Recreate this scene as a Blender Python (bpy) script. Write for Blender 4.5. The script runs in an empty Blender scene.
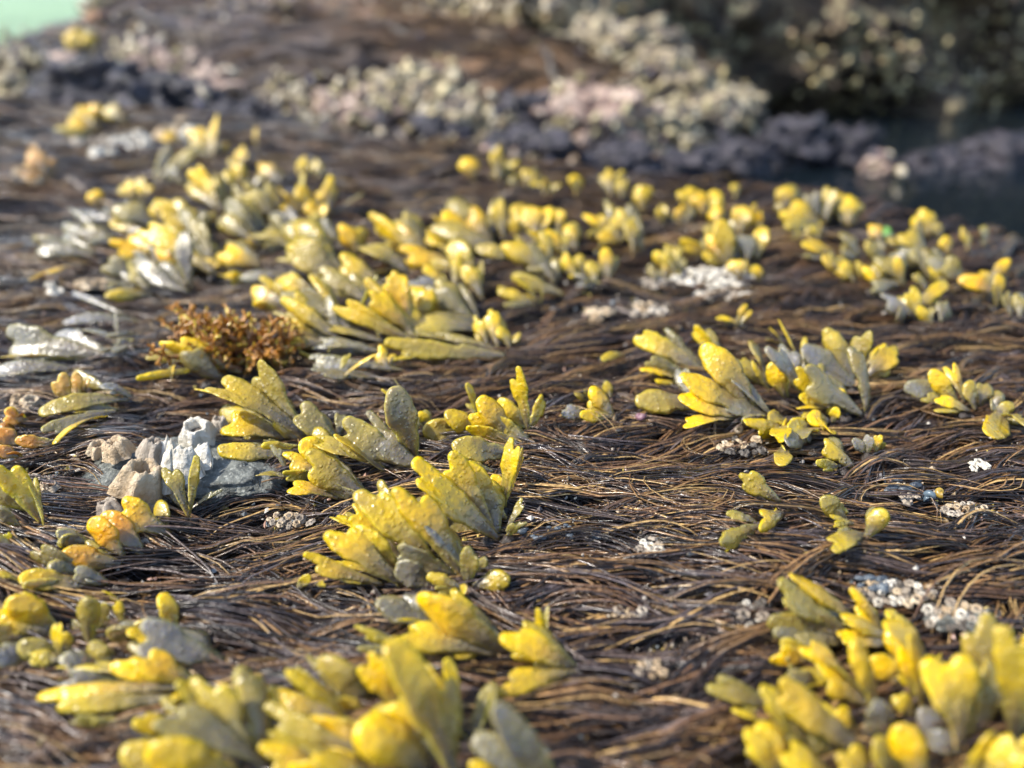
import bpy, math, random
import numpy as np
from mathutils import Vector

random.seed(7)
RNG = np.random.default_rng(7)
SC = bpy.context.scene
COL = SC.collection
UP = Vector((0, 0, 1))

# ------------------------------------------------------------------ camera model
F, PITCH, CAMH = 769.0, math.radians(27), 0.105
FW = np.array([0, math.cos(PITCH), -math.sin(PITCH)])
UPV = np.array([0, math.sin(PITCH), math.cos(PITCH)])
CAM = np.array([0, 0, CAMH])


def ray(px, py):
    return FW + (px - 512) / F * np.array([1., 0, 0]) - (py - 384) / F * UPV


# ------------------------------------------------------------------ noise
def _hash(ix, iy, iz):
    h = (ix * 374761393 + iy * 668265263 + iz * 1274126177) & 0xffffffff
    h = ((h ^ (h >> 13)) * 1274126177) & 0xffffffff
    return ((h ^ (h >> 16)) & 0xffff) / 65535.0


def noise(x, y, z=0.0):
    x, y, z = np.broadcast_arrays(np.asarray(x, float), np.asarray(y, float), np.asarray(z, float))
    xi, yi, zi = np.floor(x).astype(np.int64), np.floor(y).astype(np.int64), np.floor(z).astype(np.int64)
    a, b, c = x - xi, y - yi, z - zi
    a, b, c = a * a * (3 - 2 * a), b * b * (3 - 2 * b), c * c * (3 - 2 * c)
    r = 0
    for i in (0, 1):
        for j in (0, 1):
            for k in (0, 1):
                r = r + _hash(xi + i, yi + j, zi + k) * (a if i else 1 - a) * (b if j else 1 - b) * (c if k else 1 - c)
    return r * 2 - 1


def fbm(x, y, z=0.0, o=3):
    r, s = 0, 1.0
    for i in range(o):
        r = r + noise(x * 2**i + 17 * i, y * 2**i + 5 * i, np.asarray(z) * 2**i + 3 * i) * s
        s *= .5
    return r


def sst(a, b, x):
    t = np.clip((x - a) / (b - a), 0, 1)
    return t * t * (3 - 2 * t)


# ------------------------------------------------------------------ terrain
EX = np.array([-4, -.8, -.56, -.181, .026, .171, .205, .239, .35, .6, 4])
EY = np.array([3, 1.12, .89, .683, .535, .46, .403, .349, .22, 0.02, -2.5])


def edge(x, y):
    return y - np.interp(x, EX, EY)


def ter(x, y):
    x, y = np.asarray(x, float), np.asarray(y, float)
    e = edge(x, y)
    z = .0045 * noise(x * 16 + 3, y * 16) + .0018 * noise(x * 50, y * 50 + 9) + .0007 * noise(x * 160, y * 160)
    D = .014 + .03 * sst(-.35, -.05, x) + .10 * sst(.0, .17, x)
    D = D * (1 - .85 * sst(1.06, 1.2, y) * sst(.42, .22, x))
    z = z - D * sst(-.01, .09, e)
    # far slope of brown weed rising behind the gully on the left
    k = sst(.55, 1.0, y - .25 * np.abs(x + .3)) * sst(.50, .28, x) * sst(-1.05, -.6, x)
    z = z + k * (.0 + .16 * np.clip(y - .95, 0, .75))
    z = z - .16 * sst(1.9, 3.2, y) * k * .5
    z = z + .012 * fbm(x * 7, y * 7) * sst(.5, 1.2, y)
    z = z + (sst(3, 30, np.hypot(x, y)) * .0)
    return z


GX, GY = np.arange(-1.5, 1.5, .004), np.arange(0, 2.6, .004)
TG = None


def ter1(x, y):
    global TG
    if TG is None:
        TG = ter(*np.meshgrid(GX, GY, indexing='ij'))
    a, b = (x - GX[0]) / .004, (y - GY[0]) / .004
    i, j = int(min(max(a, 0), len(GX) - 2)), int(min(max(b, 0), len(GY) - 2))
    a, b = min(max(a - i, 0), 1), min(max(b - j, 0), 1)
    return (TG[i, j] * (1 - a) + TG[i + 1, j] * a) * (1 - b) + (TG[i, j + 1] * (1 - a) + TG[i + 1, j + 1] * a) * b


MAT_TOP = .0035


def hit(px, py, lift=0.003):
    lift = lift + MAT_TOP - .002
    d = ray(px, py)
    lo, s, prev = .03, .03, .03
    while s < 6:
        p = CAM + d * s
        if p[2] < ter1(p[0], p[1]) + lift:
            a, b = prev, s
            for _ in range(18):
                m = (a + b) / 2
                p = CAM + d * m
                if p[2] < ter1(p[0], p[1]) + lift: b = m
                else: a = m
            return CAM + d * b
        prev = s
        s *= 1.02
    return CAM + d * 2.0


# ------------------------------------------------------------------ object helpers
def mesh_obj(name, V, Fc, mat, parent=None, col=None, smooth=True, origin=None):
    V = np.asarray(V, float)
    if origin is not None:
        V = V - np.asarray(origin)
    me = bpy.data.meshes.new(name)
    if isinstance(Fc, np.ndarray):
        k = Fc.shape[1]
        me.vertices.add(len(V)); me.vertices.foreach_set('co', V.astype(np.float32).ravel())
        me.loops.add(Fc.size); me.loops.foreach_set('vertex_index', Fc.astype(np.int32).ravel())
        me.polygons.add(len(Fc))
        me.polygons.foreach_set('loop_start', np.arange(0, Fc.size, k, dtype=np.int32))
        me.update(calc_edges=True)
    else:
        me.from_pydata([tuple(v) for v in V], [], [tuple(f) for f in Fc])
    if col is not None:
        a = me.color_attributes.new('Col', 'FLOAT_COLOR', 'POINT')
        c = np.ones((len(V), 4), np.float32); c[:, :3] = col
        a.data.foreach_set('color', c.ravel())
    me.polygons.foreach_set('use_smooth', [smooth] * len(me.polygons))
    me.materials.append(mat)
    me.update()
    o = bpy.data.objects.new(name, me)
    COL.objects.link(o)
    if origin is not None and parent is None:
        o.location = origin
    if parent is not None:
        o.parent = parent
    return o


def thing(name, label, cat, loc, group=None):
    o = bpy.data.objects.new(name, None)
    o.empty_display_size = .01
    COL.objects.link(o)
    o.location = loc
    tag(o, label, cat, group)
    return o


def tag(o, label, cat, group=None, kind=None):
    if label: o['label'] = label
    if cat: o['category'] = cat
    if group: o['group'] = group
    if kind: o['kind'] = kind
    return o


# ------------------------------------------------------------------ materials
def new_mat(name):
    m = bpy.data.materials.new(name)
    m.use_nodes = True
    nt = m.node_tree
    b = nt.nodes['Principled BSDF']
    return m, nt, b


def N(nt, t, **kw):
    n = nt.nodes.new(t)
    for k, v in kw.items():
        if k in n.inputs: n.inputs[k].default_value = v
        else: setattr(n, k, v)
    return n


def mix(nt, fac, a, b, mode='MIX'):
    n = nt.nodes.new('ShaderNodeMix'); n.data_type = 'RGBA'; n.blend_type = mode
    for s, v in ((0, fac), (6, a), (7, b)):
        if hasattr(v, 'is_linked') or hasattr(v, 'links'): nt.links.new(v, n.inputs[s])
        elif isinstance(v, (int, float)): n.inputs[s].default_value = v
        else: n.inputs[s].default_value = (*v, 1)
    return n.outputs[2]


def ramp(nt, src, stops):
    n = nt.nodes.new('ShaderNodeValToRGB')
    nt.links.new(src, n.inputs[0])
    e = n.color_ramp.elements
    while len(e) < len(stops): e.new(.5)
    for i, (p, c) in enumerate(stops):
        e[i].position = p
        e[i].color = (*c, 1) if not isinstance(c, (int, float)) else (c, c, c, 1)
    return n.outputs[0]


def geo_pos(nt):
    return N(nt, 'ShaderNodeNewGeometry').outputs['Position']


def bump(nt, h, strength, dist, normal=None):
    n = N(nt, 'ShaderNodeBump', Strength=strength, Distance=dist)
    nt.links.new(h, n.inputs['Height'])
    if normal: nt.links.new(normal, n.inputs['Normal'])
    return n.outputs[0]


def frond_material(name, rough=.34, sss=.42):
    m, nt, b = new_mat(name)
    at = N(nt, 'ShaderNodeAttribute', attribute_name='Col').outputs['Color']
    p = geo_pos(nt)
    n1 = N(nt, 'ShaderNodeTexNoise', Scale=260, Detail=3); nt.links.new(p, n1.inputs['Vector'])
    c = mix(nt, ramp(nt, n1.outputs[0], [(.35, 0.), (.7, .55)]), at, (.93, .93, .86), 'MULTIPLY')
    n2 = N(nt, 'ShaderNodeTexNoise', Scale=700, Detail=2); nt.links.new(p, n2.inputs['Vector'])
    c = mix(nt, ramp(nt, n2.outputs[0], [(.5, 0.), (.8, .5)]), c, (.20, .15, .05))
    n3 = N(nt, 'ShaderNodeTexNoise', Scale=110, Detail=3, Roughness=.6); nt.links.new(p, n3.inputs['Vector'])
    c = mix(nt, ramp(nt, n3.outputs[0], [(.50, 0.), (.72, .5)]), c, (.20, .135, .035))
    vo = N(nt, 'ShaderNodeTexVoronoi', Scale=780.); nt.links.new(p, vo.inputs['Vector'])
    dots = ramp(nt, vo.outputs['Distance'], [(.12, 1.), (.38, 0.)])
    c = mix(nt, ramp(nt, vo.outputs['Distance'], [(.08, .30), (.20, 0.)]), c, (.75, .72, .45))  # pale dots: glints on the warts painted into the colour
    nt.links.new(c, b.inputs['Base Color'])
    b.inputs['Roughness'].default_value = rough
    b.inputs['Specular IOR Level'].default_value = .6
    b.inputs['Coat Weight'].default_value = .22
    b.inputs['Coat Roughness'].default_value = .2
    b.inputs['Subsurface Weight'].default_value = sss
    b.inputs['Subsurface Radius'].default_value = (1., .75, .08)
    b.inputs['Subsurface Scale'].default_value = .0028
    w = N(nt, 'ShaderNodeTexNoise', Scale=420, Detail=3, Roughness=.5); nt.links.new(p, w.inputs['Vector'])
    nm = bump(nt, w.outputs[0], .7, .0009)
    nm = bump(nt, dots, .5, .0003, nm)
    nt.links.new(nm, b.inputs['Normal']); nt.links.new(nm, b.inputs['Coat Normal'])
    return m


M_FROND = frond_material('rockweed')
M_AMBER = frond_material('amber_weed', .34, .45)


def strand_material():
    m, nt, b = new_mat('hair_weed')
    at = N(nt, 'ShaderNodeAttribute', attribute_name='Col').outputs['Color']
    p = geo_pos(nt)
    n1 = N(nt, 'ShaderNodeTexNoise', Scale=900, Detail=2); nt.links.new(p, n1.inputs['Vector'])
    c = mix(nt, ramp(nt, n1.outputs[0], [(.4, 0.), (.65, 1.)]), at, (.55, .5, .5), 'MULTIPLY')
    nt.links.new(c, b.inputs['Base Color'])
    b.inputs['Roughness'].default_value = .30
    b.inputs['Specular IOR Level'].default_value = .6
    b.inputs['Coat Weight'].default_value = .5
    b.inputs['Coat Roughness'].default_value = .15
    nm = bump(nt, n1.outputs[0], .5, .0006)
    nt.links.new(nm, b.inputs['Normal'])
    return m


def rock_material(name, stops, scale, b_scale, b_dist, rough=.6, spots=None, vor=True):
    m, nt, b = new_mat(name)
    p = geo_pos(nt)
    n1 = N(nt, 'ShaderNodeTexNoise', Scale=scale, Detail=5, Roughness=.65, Distortion=.4)
    nt.links.new(p, n1.inputs['Vector'])
    c = ramp(nt, n1.outputs[0], stops)
    h = N(nt, 'ShaderNodeTexNoise', Scale=b_scale, Detail=6, Roughness=.65); nt.links.new(p, h.inputs['Vector'])
    if spots:
        v = N(nt, 'ShaderNodeTexVoronoi', Scale=spots[0]); nt.links.new(p, v.inputs['Vector'])
        n3 = N(nt, 'ShaderNodeTexNoise', Scale=scale * 1.7, Detail=2); nt.links.new(p, n3.inputs['Vector'])
        f = mix(nt, 1., ramp(nt, v.outputs['Distance'], [(.2, 1.), (.5, 0.)]), ramp(nt, n3.outputs[0], [(.45, 0.), (.6, 1.)]), 'MULTIPLY')
        c = mix(nt, f, c, spots[1])
    nt.links.new(c, b.inputs['Base Color'])
    b.inputs['Roughness'].default_value = rough
    nm = bump(nt, h.outputs[0], .9, b_dist)
    nt.links.new(nm, b.inputs['Normal'])
    return m


M_STRAND = strand_material()
M_GROUND = rock_material('ground', [(.3, (.012, .010, .010)), (.5, (.045, .033, .026)), (.7, (.10, .075, .055))], 60, 500, .002, .45,
                         (300, (.16, .14, .10)))
M_SHELL = rock_material('barnacle_shell', [(.3, (.16, .12, .09)), (.5, (.36, .30, .23)), (.7, (.58, .52, .43))], 120, 900, .0008, .6)
M_TAN = rock_material('tan_shell', [(.3, (.42, .29, .16)), (.5, (.64, .48, .30)), (.7, (.76, .64, .46))], 160, 500, .003, .55)
M_WHITE = rock_material('white_shell', [(.3, (.46, .39, .29)), (.5, (.78, .72, .60)), (.7, (.86, .82, .74))], 200, 600, .002, .5)
M_LID = rock_material('shell_inside', [(.3, (.03, .025, .02)), (.6, (.12, .10, .08))], 300, 900, .0004, .5)
M_FOOT = rock_material('holdfast', [(.3, (.015, .011, .009)), (.6, (.05, .038, .03))], 400, 900, .0006, .35)
M_GREY = rock_material('wet_grey_rock', [(.3, (.07, .075, .07)), (.5, (.15, .16, .145)), (.7, (.30, .31, .27))], 420, 1400, .0012, .35,
                       (900, (.42, .43, .38)))
M_CREAM = rock_material('cream_crust_rock', [(.38, (.02, .018, .025)), (.47, (.14, .11, .09)), (.56, (.40, .32, .19)), (.70, (.66, .56, .38))],
                        48, 150, .006, .55, (70, (.75, .7, .52)))
M_PINK = rock_material('pink_crust_rock', [(.36, (.05, .03, .04)), (.48, (.30, .20, .16)), (.65, (.60, .45, .36))], 48, 150, .005, .55,
                       (90, (.75, .62, .5)))
M_PURPLE = rock_material('purple_mussel_rock', [(.35, (.010, .010, .014)), (.52, (.040, .036, .048)), (.7, (.16, .145, .165))], 60, 200, .005, .3)
M_CLIFF = rock_material('cliff_rock', [(.35, (.028, .020, .015)), (.50, (.10, .070, .046)), (.62, (.22, .16, .09)), (.76, (.42, .33, .17))],
                        13, 60, .02, .5, (40, (.48, .44, .26)))

# ------------------------------------------------------------------ frond meshes
PALX = [0, .1, .25, .5, .75, 1, 1.4]
PAL = np.array([(.17, .165, .165), (.17, .16, .12), (.20, .165, .055), (.40, .295, .032), (.62, .415, .006), (.84, .485, .001), (.90, .34, .001)])
STEM = np.array((.15, .128, .100))  # olive, with the grey sheen of the sky mixed into the colour


def pal(t):
    t = np.clip(t, 0, 1.4)
    return np.stack([np.interp(t, PALX, PAL[:, i]) for i in range(3)], -1)


def lobe(caps, x0, y0, x1, y1, R, rnd):
    """one elliptical tip: swells to R, narrows again before its rounded end at (x1, y1)"""
    e = R * (.58 + .14 * rnd())
    dx, dy = x1 - x0, y1 - y0
    D = math.hypot(dx, dy) + 1e-9
    ex, ey = x1 - dx / D * e, y1 - dy / D * e
    f, g = .40 + .12 * rnd(), .76 + .06 * rnd()
    a, b = (x0 + (ex - x0) * f, y0 + (ey - y0) * f), (x0 + (ex - x0) * g, y0 + (ey - y0) * g)
    caps.append((x0, y0, R * .60, *a, R, .6))
    caps.append((*a, R, *b, R * .90, 1))
    caps.append((*b, R * .90, ex, ey, e, 1))


def frond_caps(n, L, w, rnd):
    """(x0,y0,r0,x1,y1,r1,swell) capsules of a flat forked blade"""
    r = w / 2
    caps = []
    if n == 1:
        R = min(r, L * .38)
        a = .34 * L
        caps.append((0, 0, .26 * R, a, 0, .70 * R, 0))
        if rnd() < .22:      # shallow notch: two unequal tips grown almost together
            s = 1 if rnd() < .5 else -1
            lobe(caps, a, 0, L, -s * R * .30, R * .72, rnd)
            lobe(caps, a, s * R * .2, L * (.80 + .14 * rnd()), s * R * .62, R * .52, rnd)
        else:
            lobe(caps, a, 0, L, (rnd() - .5) * .4 * R, R, rnd)
    elif n == 2:
        R = min(r * .54, L * .27)
        k = (.34 + .12 * rnd()) * L
        caps.append((0, 0, .3 * R, k, 0, 1.0 * R, 0))
        f = (1, .76 + .18 * rnd()) if rnd() < .5 else (.76 + .18 * rnd(), 1)
        for s, q in zip((-1, 1), f):
            lobe(caps, k, s * .25 * R, L * q, s * max(r - R * .9, .8 * R), R * (.9 + .2 * rnd()), rnd)
    else:
        m = n
        R = min(r * (.44 if n == 3 else .36), L * .24)
        k = (.32 + .1 * rnd()) * L
        caps.append((0, 0, .3 * R, k, 0, 1.1 * R, 0))
        for i in range(m):
            s = (i / (m - 1) - .5) * 2
            q = 1 - .18 * abs(s) - .16 * rnd()
            lobe(caps, k, s * .3 * R, L * q, s * (r - R), R * (.8 + .3 * rnd()), rnd)
    return caps


def blade(L, w, n, yel, seed, div=12, palette=None, stemcol=STEM):
    rs = random.Random(seed)
    caps = frond_caps(n, L, w, rs.random)
    h = w / div * (1.0 if n == 1 else .85)
    h = max(h, L / 60)
    xs = np.arange(-.3 * w, L + .25 * w, h)
    ys = np.arange(-.75 * w, .75 * w + h, h)
    X, Y = np.meshgrid(xs, ys, indexing='ij')
    wob = w * .032

    def sdf(x, y, full=False):
        x2 = x + wob * noise(x / w * 3.1, y / w * 3.1, seed * .37)
        y2 = y + wob * noise(x / w * 3.1 + 40, y / w * 3.1, seed * .37)
        k = .018 * w
        acc = 0; sw = 0; sr = 0
        for (x0, y0, r0, x1, y1, r1, s) in caps:
            dx, dy = x1 - x0, y1 - y0
            t = np.clip(((x2 - x0) * dx + (y2 - y0) * dy) / (dx * dx + dy * dy + 1e-12), 0, 1)
            R = r0 + (r1 - r0) * t
            d = np.hypot(x2 - x0 - dx * t, y2 - y0 - dy * t) - R
            e = np.exp(-np.clip(d / k, -40, 40))
            acc = acc + e
            if full:
                sw = sw + e * (s if s == 1 else s * sst(.15, .9, t)); sr = sr + e * R
        d = -k * np.log(acc)
        if full: return d, sw / acc, sr / acc
        return d
    D = sdf(X, Y)
    ins = D < .35 * h
    cell = ins[:-1, :-1] & ins[1:, :-1] & ins[:-1, 1:] & ins[1:, 1:]
    cnt = np.zeros(X.shape, int)
    cnt[:-1, :-1] += cell; cnt[1:, :-1] += cell; cnt[:-1, 1:] += cell; cnt[1:, 1:] += cell
    used = cnt > 0
    bnd = used & (cnt < 4)
    bx, by = X[bnd], Y[bnd]
    eps = h * .1
    for _ in range(3):
        d0 = sdf(bx, by)
        gx = (sdf(bx + eps, by) - d0) / eps; gy = (sdf(bx, by + eps) - d0) / eps
        g2 = gx * gx + gy * gy + 1e-9
        st = np.clip(d0 / g2, -.8 * h, .8 * h)
        bx = bx - st * gx; by = by - st * gy
    X[bnd], Y[bnd] = bx, by
    idx = -np.ones(X.shape, int)
    nU = used.sum()
    idx[used] = np.arange(nU)
    x, y = X[used], Y[used]
    d, sw, sr = sdf(x, y, True)
    isb = bnd[used]
    q = np.clip(-d / np.maximum(sr, 1e-6), 0, 1)
    prof = np.sqrt(np.clip(1 - (1 - q) ** 2, 0, 1))
    prof = np.where(isb, 0, prof)
    th = sr * (.07 + .115 * sw) * prof
    # midrib + warty relief on the swollen tips
    th = th + w * .045 * np.exp(-(y / (w * .06)) ** 2) * (1 - sw) * sst(0, .3, q)
    th = th * (1 + .12 * noise(x / w * 7, y / w * 9, seed) * sw * np.where(isb, 0, 1))
    # faces
    ii, jj = np.nonzero(cell)
    a, b, c, e = idx[ii, jj], idx[ii + 1, jj], idx[ii + 1, jj + 1], idx[ii, jj + 1]
    top = np.stack([a, b, c, e], 1)
    low = np.arange(nU) + nU
    m = np.where(isb, np.arange(nU), low)
    bot = np.stack([m[a], m[e], m[c], m[b]], 1)
    keep = np.ones(2 * nU, bool); keep[nU:][isb] = False
    re = np.cumsum(keep) - 1
    faces = re[np.concatenate([top, bot])]
    P = np.stack([np.concatenate([x, x]), np.concatenate([y, y]), np.concatenate([th, -th])], 1)[keep]
    # colour: olive stem, greyed by painted sky sheen, to yellow tip
    t = sst(*((.06, .70) if rs.random() < .5 else (.16, .88)), x / L) * .8 + .2 * sw
    tip = palette if palette is not None else pal(yel + .10 * noise(x / w * 2.2, y / w * 2.2, seed + 9))
    cc = stemcol * (1 - t)[:, None] + tip * t[:, None]
    edgeglow = (1 - q)[:, None] ** 3 * .25  # brighter rim: translucent glow painted into the blade colour
    cc = cc * (1 - edgeglow) + (pal(np.minimum(1, yel + .3)) if palette is None else palette) * edgeglow
    cc = np.concatenate([cc, cc])[keep]
    return P, faces, cc


def place_blade(P, L, w, B, T, nref, roll, bend, cup, rs):
    B, T = Vector(B), Vector(T)
    t = (T - B).normalized()
    n = Vector(nref) - t * t.dot(Vector(nref))
    if n.length < 1e-4: n = UP - t * t.dot(UP)
    n.normalize()
    from mathutils import Matrix
    n = Matrix.Rotation(roll, 3, t) @ n
    s = n.cross(t).normalized()
    C = (B + T) / 2 + n * bend * L + s * (rs.random() - .5) * .12 * L
    B, T, C, n, s = map(np.array, (B, T, C, n, s))
    u = P[:, 0] / L
    uu = u[:, None]
    cen = (1 - uu) ** 2 * B + 2 * uu * (1 - uu) * C + uu ** 2 * T
    tan = 2 * (1 - uu) * (C - B) + 2 * uu * (T - C)
    tan /= np.linalg.norm(tan, axis=1)[:, None]
    nn = np.cross(tan, s); nn /= np.linalg.norm(nn, axis=1)[:, None]
    nn *= np.sign((nn @ n))[:, None]
    ss = np.cross(nn, tan)
    tw = (rs.random() - .5) * .9 * u
    s2 = ss * np.cos(tw)[:, None] + nn * np.sin(tw)[:, None]
    n2 = nn * np.cos(tw)[:, None] - ss * np.sin(tw)[:, None]
    v = P[:, 1]
    ph = rs.random() * 6.28
    off = P[:, 2] + cup * v * v / w + .05 * w * np.sin(u * 7 + ph) * (v / w * 2) + .10 * (rs.random() - .3) * np.abs(v) * u
    return cen + s2 * v[:, None] + n2 * off[:, None]


NFROND = 0


def add_frond(root, org, B, T, wm, n, yel, seed, roll=None, div=12, mat=None, palette=None, name='frond', label=None):
    global NFROND
    rs = random.Random(seed)
    L = float(np.linalg.norm(np.array(T) - np.array(B)))
    wm = min(wm * 1.12, L * (.66 if n == 1 else 1.05))
    P, fc, cc = blade(L, wm, n, yel, seed, div, palette)
    if len(fc) < 4: return
    if roll is None:
        roll = math.radians(rs.gauss(0, 34))
    else:
        roll = math.radians(roll)
    V = place_blade(P, L, wm, B, T, (rs.uniform(-.25, .15), -.62, .75), roll, rs.uniform(.02, .2), rs.uniform(-.9, .6), rs)
    cc = cc * rs.uniform(.82, 1.12)
    o = mesh_obj(name, V - np.array(org), fc, mat or M_FROND, root, cc)
    if label: o['label'] = label
    NFROND += 1


# ------------------------------------------------------------------ tuft data : photo-measured fronds turned into ground points
def crop(ox, oy, s=4.0):
    return (ox, oy, s)


C12, C02, C22, C32 = crop(256, 384), crop(0, 384), crop(512, 384), crop(768, 384)
C01, C11, C21, C31 = crop(0, 192), crop(256, 192), crop(512, 192), crop(768, 192)
C03, C13, C23, C33 = crop(0, 576), crop(256, 576), crop(512, 576), crop(768, 576)
C00 = crop(0, 0)
CA = crop(180, 340, 2.56)
CB = crop(620, 310, 3.413)
CD = crop(620, 150, 2.535)
CE = crop(80, 90)
CG = crop(620, 170)
CH = crop(768, 170)
CI = crop(340, 120, 2.926)

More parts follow.
